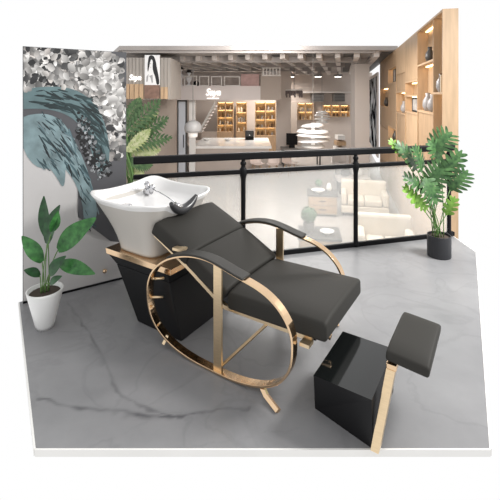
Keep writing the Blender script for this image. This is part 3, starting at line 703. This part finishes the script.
# cream sofas through the glass
sofa_m = mat('cream_fabric', (.70, .63, .53), .8, bump=.3, nscale=60)
def sofa(x, y, rz, label, L=1.5):
    g = ground(x, y, HZ); t = thing('sofa', label, 'sofa', g, rz, 'cream sofas in the hall')
    boxo('base', (-L/2, L/2, -.38, .38, .08, .26), sofa_m, t, bevel=.03)
    for i in range(2): boxo('seat_cushion', (-L/2+.16+i*(L-.32)/2+.004, -L/2+.16+(i+1)*(L-.32)/2-.004, -.38, .20, .265, .42), sofa_m, t, bevel=.04)
    boxo('backrest', (-L/2, L/2, .21, .40, .265, .78), sofa_m, t, bevel=.05)
    for sx in (-1, 1): boxo('armrest', (sx*(L/2-.075)-.07, sx*(L/2-.075)+.07, -.38, .2, .265, .58), sofa_m, t, bevel=.05)
    for sx in (-L/2+.05, L/2-.09):
        for sy in (-.33, .29): boxo('foot', (sx, sx+.04, sy, sy+.04, 0, .079), blackmetal, t)
    return g
g = sofa(364, 213, R(-13.4), 'cream sofa through the glass at the foot of the wooden shelf wall', 1.15)
g = sofa(385, 262, R(-13.4), 'cream sofa through the glass closest to the railing', 1.0)
def cushion(name, loc, rot, s, m, label, cat='cushion', th=.4):
    bm = bmesh.new(); bmesh.ops.create_icosphere(bm, subdivisions=3, radius=1)
    for v in bm.verts:
        x, y, z = v.co; k = max(abs(x), abs(z), 1e-6); e_ = (abs(x)**4+abs(z)**4)**.25+1e-6; q = math.hypot(x, z)/e_ if math.hypot(x, z) > 1e-6 else 1
        v.co = Vector((x*q*s, y*s*th, z*q*s+s))
    o = obj(name, bm, m, smooth=True); o.location = loc; o.rotation_euler = rot; return tag(o, label, cat)
p = at(352.5, 166, 12); 
st2 = thing('bench', 'cream bench beside the railing post under the handrail', 'bench', (p.x, 12, HZ)); boxo('seat', (-.5, .5, -.25, .25, .35, .5), offwhite, st2, bevel=.03)
for sx in (-.45, .39):
    for sy in (-.2, .14): boxo('leg', (sx, sx+.06, sy, sy+.06, 0, .349), blackmetal, st2)
cushion('cushion', (p.x-.22, 12, HZ+.5), (0, 0, .2), .16, rubber, 'black cushion on the left end of the cream bench')
cushion('cushion', (p.x+.14, 12, HZ+.5), (0, 0, -.1), .16, white, 'white cushion on the right end of the cream bench')
# tall black and white panel between column and shelf wall
v0, v1 = 16.05, 20.6
pn = thing('art_panel', 'tall narrow black and white glass panel between pale column and wooden shelf wall', 'panel', hp(US, (v0+v1)/2, HZ), math.atan2(hR.y, hR.x))
L = (v1-v0)/2; ztop = EYE+.95-HZ; zb = .55
boxo('frame', (-.06, .0, -L, L, zb, ztop), offwhite, pn)
am = mat('marbled_black_white', (.006, .006, .008), .9, noise_amt=1, nscale=1.5, col2=(.50, .54, .58), stretch=(1, 1.2, .8), spec=0)
for n_ in am.node_tree.nodes:
    if n_.type == 'VALTORGB': n_.color_ramp.elements[0].position = .48; n_.color_ramp.elements[1].position = .56
boxo('printed_panel', (-.075, -.061, -L+.25, L-.25, zb+.15, ztop-.15), am, pn)
# ------------------------------------------------------------ wooden shelf wall
vcols = [6.15, 6.73, 8.07, 9.55, 11.1, 12.9, 15.6]
TOPZ = EYE+1.27
bk = thing('shelf_wall', 'tall oak shelf wall with lit niches on the right of the hall', 'shelf', hp(US, 10, HZ), math.atan2(hR.y, hR.x))
def kb(name, u0, u1, v0_, v1_, z0, z1, m, bev=0): return boxo(name, (u0, u1, v0_-10, v1_-10, z0-HZ, z1-HZ), m, bk, bevel=bev)
kb('back_panel', .19, .21, vcols[0], vcols[-1], HZ, TOPZ, wood)
kb('end_panel', 0, .21, vcols[0]-.04, vcols[0]-.001, HZ, TOPZ, wood2)
cols = [  # (levels relative to eye, niche flag between levels)
    [(-3.0,-2.0,0),(-2.0,-.95,0),(-.95,.06,1),(.06,1.27,1)],
    [(-3.0,-1.5,0),(-1.5,-.27,0),(-.27,.60,1),(.60,1.27,1)],
    [(-3.0,-1.6,0),(-1.6,-.34,0),(-.34,.02,1),(.02,.33,1),(.33,1.27,0)],
    [(-3.0,-1.9,0),(-1.9,-.42,0),(-.42,.12,1),(.12,.60,0),(.60,1.27,0)],
    [(-3.0,-1.3,0),(-1.3,-.9,1),(-.9,.40,0),(.40,.85,1),(.85,1.27,0)],
    [(-3.0,-1.1,0),(-1.1,-.35,0),(-.35,.30,1),(.30,1.27,0)]]
panel_alt = [wood, wood2]
for i, cc in enumerate(cols):
    a, c = vcols[i], vcols[i+1]
    kb('divider', .0, .189, c-.03, c, HZ, TOPZ, wood2)
    for j, (z0, z1, nf) in enumerate(cc):
        z0 += EYE; z1 += EYE
        kb('shelf_board', .0, .188, a+.001, c-.031, z1-.035, z1-.001, wood2)
        if nf:
            kb('light_strip', .14, .17, a+.06, c-.09, z1-.055, z1-.037, led)
        else:
            kb('door_panel', .0+.02*(j % 2), .045, a+.003, c-.033, z0+.002, z1-.037, panel_alt[(i+j) % 2])
# things in niches
def niche_pt(i, f, lvl, u=.095): return hp(US+u, vcols[i]+(vcols[i+1]-vcols[i])*f, EYE+lvl)
ry = math.atan2(hR.y, hR.x)-R(90)
def frame(i, f, lvl, w_, h_, label, kids=True):
    t = thing('picture_frame', label, 'frame', niche_pt(i, f, lvl), ry, 'black frames on the shelf wall')
    bm = bmesh.new(); T = .035; box(bm, -w_/2, w_/2, -.015, .015, 0, T); box(bm, -w_/2, w_/2, -.015, .015, h_-T, h_); box(bm, -w_/2, -w_/2+T, -.015, .015, T, h_-T); box(bm, w_/2-T, w_/2, -.015, .015, T, h_-T); obj('frame_border', bm, blackmetal, t)
    boxo('picture', (-w_/2+T, w_/2-T, -.006, .006, T, h_-T), mat('photo_grey', (.4, .38, .36), .5, noise_amt=.5, nscale=8), t)
frame(2, .5, -.34, .62, .31, 'black framed picture in the lit niche left of the grey vases')
frame(4, .55, .40, .5, .4, 'black framed picture high on the left part of the shelf wall')
def vase(i, f, lvl, s, m, label, g=None):
    bm = bmesh.new(); lathe(bm, [(.001,0),(.06*s,0),(.10*s,.10*s),(.09*s,.2*s),(.04*s,.28*s),(.05*s,.34*s),(.04*s,.34*s),(.001,.27*s)], n=18); o = obj('vase', bm, m, smooth=True); o.location = niche_pt(i, f, lvl); return tag(o, label, 'vase', g)
vg = mat('vase_grey', (.33, .32, .32), .35); vd = mat('vase_dark', (.06, .055, .05), .35)
vase(1, .35, -.27, .88, vg, 'tall grey vase nearer the front of the second lit niche'); vase(1, .62, -.27, .95, vg, 'shorter grey vase deeper in the second lit niche')
vase(0, .72, .06, 0.85, vg, 'grey vase in the upper right niche of the shelf wall'); vase(0, .6, -.95, .88, vd, 'large dark vase in the lower right niche of the shelf wall')
vase(3, .5, -.42, 0.85, vg, 'grey vase in the low niche left of the framed picture'); vase(5, .5, -.35, .88, vd, 'dark vase in the farthest niche of the shelf wall')
vase(4, .5, -1.3, 0.8, vd, 'dark vase in the lowest small niche of the shelf wall'); vase(1, .5, .60, .8, vd, 'dark vase in the topmost niche of the second column')
for k, f in enumerate((.05, .13, .21, .29)):
    o = boxo('book', (-.018, .018, -.08, .08, 0, .24+.02*(k % 3)), prod_cols[k], None); o.location = niche_pt(0, f+.12, .06); o.rotation_euler.z = ry
    tag(o, ('amber', 'cream', 'brown', 'grey')[k]+' book standing in the upper right niche beside the grey vase', 'book', 'books in the upper right niche')

# ------------------------------------------------------------ shampoo chair
OX = (-.425, 2.338, 0); RZ = math.atan2(-.544, .839)
chair = thing('shampoo_chair', 'reclining dark grey salon shampoo chair with gold ring arms and white basin', 'chair', OX, RZ)
WID = .56
# cabinet
bm = bmesh.new()
hexa(bm, [(-.39,.01,0),(0,.01,0),(0,.55,0),(-.39,.55,0)], [(-.61,.01,.335),(-.10,.01,.335),(-.10,.55,.335),(-.61,.55,.335)])
cab = obj('basin_cabinet', bm, cabinet, chair, bevel=.008)
bm = bmesh.new(); hexa(bm, [(-.61,.01,.336),(-.10,.01,.336),(-.10,.55,.336),(-.61,.55,.336)], [(-.70,.01,.385),(-.12,.01,.385),(-.12,.55,.385),(-.70,.55,.385)])
obj('cabinet_rim', bm, cabinet, chair, bevel=.004)
bm = bmesh.new(); hexa(bm, [(-.705,.0,.386),(-.08,.0,.386),(-.08,.56,.386),(-.705,.56,.386)], [(-.715,-.0,.425),(-.08,-.0,.425),(-.08,.56,.425),(-.715,.56,.425)])
obj('gold_tray', bm, gold, chair, bevel=.003)
# basin: outer flare, rolled rim, inner bowl
def superel(th, ha, hb, n):
    c, s = math.cos(th), math.sin(th); return (ha*abs(c)**(2/n)*(1 if c >= 0 else -1), hb*abs(s)**(2/n)*(1 if s >= 0 else -1))
def basin_mesh():
    bm = bmesh.new(); N = 96; rings = []
    AC, BC = -.515, .250
    # (height 0..1 of wall, half a, half b, inner?, centre a shift)
    prof = []
    for f in (0, .04, .12, .25, .4, .55, .7, .82, .92, 1.0):
        fl = f**1.55; prof.append((.43+.365*f, .19+.165*fl, .215+.130*fl, AC+.055*(1-f), f, 5-.6*f))
    lip = [(.801,.357,.347,AC,1,4.4),(.806,.352,.342,AC,1,4.4),(.804,.343,.333,AC,1,4.4),(.792,.336,.326,AC,1,4.2)]
    inn = [(.765,.325,.315,AC,.9,4),(.735,.312,.300,AC,.7,4),(.712,.290,.275,AC,.4,3.8),(.700,.250,.235,AC,.2,3.5),(.694,.14,.13,AC,.0,3),(.692,.03,.03,AC,0,3)]
    for z, ha, hb, ca, wv, ex in prof+lip+inn:
        ring = []
        for k in range(N):
            th = 2*math.pi*k/N; a_, b_ = superel(th, ha, hb, ex)
            cor = abs(math.sin(2*th))           # corners
            dz = wv**3*(.026*(cor**1.5)*(1-.8*max(0, math.cos(th)))-.010+.02*max(0, -math.cos(th))*max(0, math.sin(th)))
            # neck notch in the front edge (+a side)
            nb_ = (b_+BC-.20)/.11
            if math.cos(th) > .3 and abs(nb_) < 1.5: dz -= wv**3*.06*math.exp(-(nb_)**4)
            # drawn-out corners at the head end
            out = 1+.0*wv
            ring.append(bm.verts.new((ca+a_*out, BC+b_*out, z+dz)))
        rings.append(ring)
    no = len(prof)
    for i, (p_, q_) in enumerate(zip(rings, rings[1:])):
        for k in range(N):
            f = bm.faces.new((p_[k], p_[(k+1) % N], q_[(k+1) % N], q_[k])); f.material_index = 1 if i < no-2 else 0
    bm.faces.new(rings[0][::-1]); bm.faces.new(rings[-1])
    return bm
basin = obj('basin', basin_mesh(), None, chair, smooth=True, mats=[ceramic, ceramic_out]); basin['label'] = 'white ceramic basin with flared curved rim'
# faucet on the back wall of the bowl
fa = bmesh.new(); fx, fy, fz = -.74, .42, .76
tube(fa, [(fx-.03, fy, fz-.03), (fx+.03, fy, fz-.02)], .028, 14)
tube(fa, [(fx+.02, fy, fz-.03), (fx+.03, fy, fz-.005), (fx+.055, fy, fz+.02)], .02, 12)
tube(fa, [(fx+.0, fy, fz+.0), (fx-.01, fy-.01, fz+.045)], [.024, .02], 12)
tube(fa, [(fx-.01, fy, fz+.05), (fx+.03, fy-.05, fz+.06)], .008, 8)
obj('faucet', fa, chrome, basin, smooth=True)
bm = bmesh.new(); lathe(bm, [(.001,.0),(.04,0),(.045,.006),(.03,.01),(.001,.008)], (-.66, .13, .698), 20); 
obj('drain_grate', bm, chrome, basin, smooth=True)
bm = bmesh.new(); tube(bm, [(fx+.05, fy, fz+.0), (-.55, .35, .77), (-.36, .26, .775), (-.20, .19, .765)], .0045, 8); obj('shower_hose', bm, chrome, basin, smooth=True)
bm = bmesh.new(); tube(bm, [(-.235, .20, .768), (-.20, .18, .762), (-.165, .155, .772)], [.010, .014, .018], 12); obj('spray_head', bm, chrome, basin, smooth=True)
bm = bmesh.new(); pts = []; rr = []
for i in range(25):
    f = i/24*2-1; pts.append((-.150-.01*(1-f*f), .20+f*.125, .738+.07*abs(f)**2.2)); rr.append(.031*(1-.6*abs(f)**3))
tube(bm, pts, rr, 14, flat=1.0); obj('neck_rest', bm, rubber, basin, smooth=True)
# cushions
def pad(name, p0, p1, th, b0, b1, parent, m=leather, r=.03, puff=.012):
    a0, z0 = p0; a1, z1 = p1; d = Vector((a1-a0, 0, z1-z0)); L = d.length; d.normalize(); n = Vector((-d.z, 0, d.x))
    bm = bmesh.new(); bmesh.ops.create_cube(bm, size=1); bmesh.ops.scale(bm, vec=(L, b1-b0, th), verts=bm.verts)
    bmesh.ops.bevel(bm, geom=bm.edges[:], offset=r, segments=5, profile=.6, affect='EDGES')
    bmesh.ops.subdivide_edges(bm, edges=[e_ for e_ in bm.edges if e_.calc_length() > .12], cuts=7, use_grid_fill=True)
    for v in bm.verts:
        x, y, z = v.co; fx_ = 1-(2*x/L)**2; fy_ = 1-(2*y/(b1-b0))**2
        if z > th/2-.004: v.co.z += puff*max(0, fx_)**.6*max(0, fy_)**.6
        if z > 0: v.co.z -= .018*(abs(2*y/(b1-b0))**6)
    Mx = Matrix.Identity(4); Mx.col[0][:3] = d; Mx.col[1][:3] = (0, 1, 0); Mx.col[2][:3] = n
    Mx.translation = Vector(((a0+a1)/2, (b0+b1)/2, (z0+z1)/2))-n*th/2
    bm.transform(Mx); return obj(name, bm, m, parent, smooth=True)
pad('backrest_cushion', (-.21, .710), (.090, .572), .10, -.01, WID+.025, chair, r=.024)
pad('lumbar_cushion', (.092, .572), (.362, .428), .095, -.01, WID+.02, chair, r=.02)
pad('seat_cushion', (.350, .415), (.935, .425), .105, 0, WID, chair, r=.022, puff=.006)
# frame rails under cushions
for b0 in (.02, .52):
    pts = [(-.235, .60), (.05, .455), (.29, .315), (.33, .300), (.86, .300)]; nr = [(.43, .9), (.45, .89), (.35, .94), (.1, 1), (0, 1)]
    bm = bmesh.new(); band(bm, pts, nr, b0-.012, b0+.012, .022); obj('frame_rail', bm, goldl, chair)
bm = bmesh.new()
for a_, z_ in ((.38, .296), (.84, .296)): box(bm, a_, a_+.03, .033, .507, z_, z_+.016)
obj('cross_bar', bm, blackmetal, chair)
bm = bmesh.new(); tube(bm, [(.80, .12, .305), (.915, .12, .285)], .016, 14); obj('footrest_pin', bm, gold, chair, smooth=True)
bm = bmesh.new(); tube(bm, [(-.22, .0, .60), (-.20, -.02, .612), (-.13, -.05, .612)], .011, 10)
bm.free()
# recline lever, small gold tube on the arm's rear end
bm = bmesh.new(); tube(bm, [(-.005, -.03, .565), (.055, -.10, .617)], .013, 12); bm.free()
# gold ring arms
EA, EZ, AC_, ZC_ = .500, .302, .31, .312
def ell(t):
    if math.sin(t) >= 0:
        a_ = AC_+EA*math.cos(t); return (a_, ZC_+EZ*math.sin(t)-.030*math.exp(-((a_-.48)/.17)**2))
    c_, s_2 = math.cos(t), math.sin(t); k_ = (abs(c_)**2.6+abs(s_2)**2.6)**(-1/2.6); return (AC_+EA*c_*k_, ZC_+.309*s_2*k_)
def eln(t):
    p0_, p1_ = Vector(ell(t-.01)), Vector(ell(t+.01)); d_ = (p1_-p0_).normalized(); return (d_.y, -d_.x)
for side, bc in ((-1, -.07), (1, .63)):
    bm = bmesh.new(); N = 96; prev = None; first = None
    for k in range(N):
        t = 2*math.pi*k/N; a_, z_ = ell(t); na, nz = eln(t)
        q = [bm.verts.new(v) for v in ((a_-na*.012, bc-.024, z_-nz*.012), (a_-na*.012, bc+.024, z_-nz*.012), (a_, bc+.024, z_), (a_, bc-.024, z_))]
        if prev:
            for j in range(4): bm.faces.new((prev[j], prev[(j+1) % 4], q[(j+1) % 4], q[j]))
        else: first = q
        prev = q
    for j in range(4): bm.faces.new((prev[j], prev[(j+1) % 4], first[(j+1) % 4], first[j]))
    rg = obj('ring_arm', bm, gold, chair, bevel=.002)
    for p in rg.data.polygons: p.use_smooth = False
    bm = bmesh.new(); ts = np.linspace(math.acos(-.63), math.acos(.44), 30)
    band(bm, [ell(t) for t in ts], [eln(t) for t in ts], bc-.040, bc+.040, .012); obj('arm_pad', bm, padding, rg, bevel=.006)
    # vertical flat post
    t0 = math.acos((.345-AC_)/EA); zt_ = min(ell(t0)[1], ell(t0-.06)[1])-.014; zb_ = ell(-t0)[1]+.012
    bm = bmesh.new(); box(bm, .318, .372, bc-.006, bc+.006, zb_, zt_); obj('support_post', bm, goldb, chair)
    # diagonal strut up to the seat rail
    bi = .012 if side < 0 else .548
    bm = bmesh.new(); tube(bm, [(.35, bc-side*.006, .022), (.60, bi, .298)], .014, 4, flat=.6); obj('diagonal_strut', bm, goldl, chair)
    # short brackets from ring to frame and cabinet
    for t, q in ((math.radians(-170), (-.12, .13)), (math.radians(168), (-.13, .36))):
        a_, z_ = ell(t); bm = bmesh.new(); tube(bm, [(a_+.008, bc, z_), (a_+.07, bc-side*.045, z_-.0)], .008, 8); obj('bracket', bm, goldl, chair, smooth=True)
    # bolts on the band
    for deg in (200, 218, 165):
        a_, z_ = ell(math.radians(deg)); na, nz = eln(math.radians(deg)); bm = bmesh.new(); tube(bm, [(a_-na*.012, bc, z_-nz*.012), (a_-na*.03, bc, z_-nz*.03)], .006, 8); obj('bolt', bm, goldl, rg, smooth=True)
    # feet
    bm = bmesh.new(); tube(bm, [(.62, bc, .045), (.66, bc+side*.02, .02), (.75, bc+side*.06, .010)], .016, 4, flat=.6); obj('foot', bm, gold, chair)
    bm = bmesh.new(); tube(bm, [(-.035, bc, .072), (-.045, bc+side*.025, .03)], .014, 4, flat=.7); obj('foot', bm, goldl, chair)
# upper gold stub where rail meets arm
bm = bmesh.new(); box(bm, -.02, .05, -.045, .012, .575, .59); obj('arm_bracket', bm, goldl, chair)
bm = bmesh.new(); box(bm, .82, .87, -.046, .007, .298, .315); obj('seat_bracket', bm, goldl, chair)

# ------------------------------------------------------------ footrest stool
ot = thing('footrest_stool', 'glossy black box stool with dark grey calf pad on a gold bracket', 'footrest', (OX[0], OX[1], 0), RZ)
bm = bmesh.new(); hexa(bm, [(.885,-.01,0),(1.175,-.075,0),(1.175,.31,0),(.885,.31,0)], [(.91,-.085,.215),(1.175,-.085,.215),(1.175,.31,.215),(.91,.31,.215)]); bb = obj('box_body', bm, None, ot, mats=[cabinet, gloss_black])
for p_ in bb.data.polygons: p_.material_index = 1 if p_.normal.z > .9 else 0
bm = bmesh.new(); hexa(bm, [(1.178,-.12,.03),(1.212,-.12,.03),(1.212,-.07,.03),(1.178,-.07,.03)], [(1.205,.035,.29),(1.243,.035,.29),(1.243,.09,.29),(1.205,.09,.29)])
obj('gold_bracket', bm, goldb, ot, bevel=.002)
bm = bmesh.new(); box(bm, 1.205, 1.25, .03, .12, .291, .316); obj('bracket_head', bm, gold, ot, bevel=.004)
pad('calf_pad', (1.205, .380), (1.385, .365), .055, .03, .42, ot, r=.016, puff=.005)

# ------------------------------------------------------------ plants
def leaf(bm, base, tip, width, up=(0, 0, 1), sag=.1, n=10, lobes=0, fold=.15, wfun=None):
    base, tip = Vector(base), Vector(tip); d = tip-base; L = d.length; d.normalize()
    up = Vector(up); side = d.cross(up).normalized(); nn = side.cross(d).normalized()
    wf = wfun or (lambda t: math.sin(math.pi*min(1, t*.92+.06))**.8*(1-.25*t))
    def mid(t): return base+d*(L*t)+nn*(sag*L*math.sin(math.pi*t))
    if not lobes:
        rows = []
        for i in range(n+1):
            t = i/n; w_ = width/2*max(wf(t), .02)
            c = mid(t); rows.append([bm.verts.new(c+side*w_*s+nn*(fold*w_*abs(s))) for s in (-1, -.5, 0, .5, 1)])
        for a_, b_ in zip(rows, rows[1:]):
            for k in range(4): bm.faces.new((a_[k], a_[k+1], b_[k+1], b_[k]))
    else:
        # central blade
        rows = []
        for i in range(n+1):
            t = i/n; w_ = width/2*.34*max(wf(t), .05); c = mid(t); rows.append([bm.verts.new(c+side*w_*s) for s in (-1, 0, 1)])
        for a_, b_ in zip(rows, rows[1:]):
            for k in range(2): bm.faces.new((a_[k], a_[k+1], b_[k+1], b_[k]))
        for s in (-1, 1):
            for j in range(lobes):
                t0 = .06+.86*j/lobes; t1 = t0+.86/lobes*.92; w0 = width/2*max(wf((t0+t1)/2), .1)
                o0 = mid(t0)+side*s*w0*.25; o1 = mid(t1)+side*s*w0*.25
                dirv = (side*s+d*(.25+.6*j/lobes)).normalized(); wl = w0*.95
                pts0 = []
                for q in range(6):
                    f = q/5; k_ = (1, 1.02, 1.0, .9, .68, .2)[q]; c = (o0+o1)/2+dirv*wl*f+nn*(fold*wl*f-.25*wl*f*f*fold*3); h = (o1-o0)/2*k_
                    pts0.append((bm.verts.new(c-h), bm.verts.new(c+h)))
                for a_, b_ in zip(pts0, pts0[1:]): bm.faces.new((a_[0], a_[1], b_[1], b_[0]))
def curve_pts(a, c, b_, n=10):
    a, c, b_ = Vector(a), Vector(c), Vector(b_); return [a*(1-t)**2+c*2*t*(1-t)+b_*t*t for t in [i/n for i in range(n+1)]]
# left plant, white pot
g = ground(45, 327); PX, PY = g.x, g.y
lp = thing('potted_plant', 'leafy green plant in a tapered white pot at the left edge by the mural', 'plant', (PX, PY, 0))
s = PY/F; bm = bmesh.new(); lathe(bm, [(.001,0),(7.5*s,0),(9*s,4*s),(16.5*s,36*s),(17*s,38*s),(15.5*s,38*s),(14.8*s,34*s),(.001,33.9*s)], n=36); obj('pot', bm, pot_white, lp, smooth=True)
bm = bmesh.new(); lathe(bm, [(.001,34.2*s),(14.3*s,34.2*s),(14*s,34.8*s),(.001,35.2*s)], n=24); obj('soil', bm, soil, lp)
soilz = 35*s
def L2(x, y, dy=0):  # point near plant at depth PY+dy, local
    p = at(x, y, PY+dy); return Vector((p.x-PX, dy, p.z))
lv = [((58, 250), (96, 218), .15, .02, leaf_mid, (-.2, -1, .35), .07, 'lf'), ((59, 263), (95, 274), .10, .0, leaf_mid, (0, -.8, .6), .14, ''), ((47, 244), (60, 205), .12, .03, leaf_dark, (-.4, -1, .2), .06, ''),
      ((48, 240), (44, 196), .10, .05, leaf_dark, (-.2, -1, .2), .04, ''), ((50, 275), (66, 256), .09, -.04, leaf_dark, (0, -.8, .6), .1, ''), ((42, 262), (22, 236), .10, .0, leaf_mid, (0, -.6, .8), .1, ''),
      ((50, 284), (62, 276), .055, -.05, leaf_dark, (0, -.8, .6), .1, ''), ((40, 276), (24, 270), .07, .0, leaf_dark, (0, -.5, .8), .12, ''), ((52, 232), (58, 211), .07, .0, leaf_mid, (.6, -.7, .2), .06, '')]
for (b0, t0, w_, dy, m_, up, sg, _) in lv:
    B0 = L2(*b0, dy); T0_ = L2(*t0, dy-.02); bm = bmesh.new(); root = Vector((random.uniform(-.02, .02), random.uniform(-.02, .02)+dy*.2, soilz))
    tube(bm, curve_pts(root, Vector((root.x, root.y, (B0.z+soilz)/2+.03)), B0), .0035, 6); st_ = obj('stem', bm, stem_g, lp, smooth=True)
    bm = bmesh.new(); leaf(bm, B0, T0_, w_, up=up, sag=sg, n=14, fold=.18); lf = obj('leaf', bm, m_, st_, smooth=True)
# right plant, black pot: split-leaf
g = ground(437.5, 254.5); PX, PY = g.x, g.y; s = PY/F
rp = thing('potted_plant', 'split leaf plant in a plain black cylinder pot at the right before the railing', 'plant', (PX, PY-.03, 0)); 
bm = bmesh.new(); lathe(bm, [(.001,0),(10.6*s,0),(11*s,.8*s),(11*s,21*s),(10.2*s,21*s),(10*s,18.5*s),(.001,18.4*s)], n=36); obj('pot', bm, pot_black, rp, smooth=False)
bm = bmesh.new(); lathe(bm, [(.001,18.6*s),(9.6*s,18.6*s),(9.6*s,19*s),(.001,19.2*s)], n=24); obj('soil', bm, soil, rp)
def L3(x, y, dy=0):
    p = at(x, y, PY+dy); return Vector((p.x-PX, dy+.03, p.z))
wm = lambda t: (math.sin(math.pi*min(1, t*.85+.13)))**.6
rl = [  # leaf base px, tip px, width, depth offset, material, up vector, lobes
    ((417,170),(394,143),.20,.02,leaf_mon,(.5,-.8,.6),6), ((432,150),(452,132),.24,.03,leaf_mon,(-.3,-.9,.5),6), ((422,172),(412,146),.20,-.02,leaf_mon,(.6,-.8,.4),6),
    ((426,188),(448,160),.24,.0,leaf_mon,(-.3,-.9,.4),7), ((424,190),(402,176),.17,-.03,leaf_mon,(.2,-.8,.7),5), ((424,178),(437,205),.22,-.05,leaf_mon,(.2,-1,.3),6),
    ((420,206),(402,186),.15,-.05,leaf_lime,(.4,-.9,.5),4), ((414,196),(428,210),.12,-.06,leaf_lime,(0,-1,.3),4), ((402,156),(388,140),.12,.03,leaf_lime,(.4,-.8,.5),4),
    ((446,215),(455,196),.12,-.04,leaf_lime,(-.2,-1,.3),4), ((450,190),(468,170),.2,.0,leaf_mon,(-.2,-.9,.4),6), ((440,160),(428,140),.18,.04,leaf_mon,(.2,-1,.3),5), ((444,176),(462,150),.18,-.04,leaf_mon,(-.2,-1,.3),5)]
for (b0, t0, w_, dy, m_, up, lo) in rl:
    B0 = L3(*b0, dy); T0_ = L3(*t0, dy-.03); root = Vector((random.uniform(-.05, .05), random.uniform(-.03, .03), 19*s)); bm = bmesh.new()
    tube(bm, curve_pts(root, Vector((root.x*.8+B0.x*.2, root.y, (B0.z+root.z)/2)), B0), .0045, 6); st_ = obj('stem', bm, stem_g, rp, smooth=True)
    bm = bmesh.new(); leaf(bm, B0, T0_, w_, up=up, sag=.08, n=12, lobes=lo, fold=.2, wfun=wm); obj('leaf', bm, m_, st_, smooth=True)
# palm behind the railing
PYp = 4.9; p = at(141, 0, PYp); PXp = p.x
pp = thing('potted_palm', 'tall broad leafed palm standing behind the handrail next to the mural', 'plant', (PXp, PYp, HZ))
bm = bmesh.new(); lathe(bm, [(.001,0),(.17,0),(.23,.42),(.21,.42),(.19,.36),(.001,.36)], n=28); obj('pot', bm, pot_white, pp, smooth=True)
def L4(x, y, dy=0):
    q = at(x, y, PYp+dy); return Vector((q.x-PXp, dy, q.z-HZ))
fr = [((126,135),(160,94),.0,.30,leaf_palm),((127,142),(168,112),.03,.30,leaf_palm),((124,146),(172,132),-.03,.26,leaf_palm),((126,150),(160,146),.04,.26,leaf_yel),((124,130),(140,94),.05,.26,leaf_palm),
      ((126,152),(150,126),-.05,.20,leaf_yel),((125,140),(158,108),.08,.22,leaf_yel),((126,160),(152,162),-.02,.22,leaf_palm),((128,176),(142,168),.0,.22,leaf_yel),((124,190),(138,182),.03,.25,leaf_mid),((118,140),(104,104),.0,.25,leaf_palm),((116,150),(96,134),.0,.25,leaf_palm)]
for (b0, t0, dy, w_, m_) in fr:
    B0 = L4(*b0, dy); T0_ = L4(*t0, dy); root = Vector((random.uniform(-.05, .05), 0, .36)); bm = bmesh.new()
    tube(bm, curve_pts(root, Vector((root.x-.05, 0, B0.z*.8)), B0), .012, 6); st_ = obj('frond_stem', bm, stem_g, pp, smooth=True)
    bm = bmesh.new()
    # feathered frond: blades either side of the rib
    d = (T0_-B0); Lf = d.length; d.normalize(); sd = d.cross(Vector((.1, -1, .25))).normalized(); nn = sd.cross(d)
    for i in range(11):
        t = .05+.9*i/10; c = B0+d*Lf*t-Vector((0, 0, .10*Lf*t*t))
        for s2 in (-1, 1):
            l_ = w_*.62*math.sin(math.pi*min(1, t*.8+.18)); dv = (sd*s2+d*.9).normalized(); e1 = c+dv*l_-Vector((0, 0, .25*l_)); ww = .028
            m1 = c+dv*l_*.5; bm.faces.new([bm.verts.new(v) for v in (c-d*ww*.5, m1-d*ww, e1, m1+d*ww, c+d*ww*.5)])
    tube(bm, [B0, B0+d*Lf*.5-Vector((0, 0, .025*Lf)), B0+d*Lf-Vector((0, 0, .1*Lf))], [.006, .005, .002], 6)
    obj('frond', bm, m_, st_)
for o in bpy.data.objects:
    if o.type == 'MESH' and o.parent is None and 'kind' not in o and 'label' not in o: print('UNTAGGED', o.name)
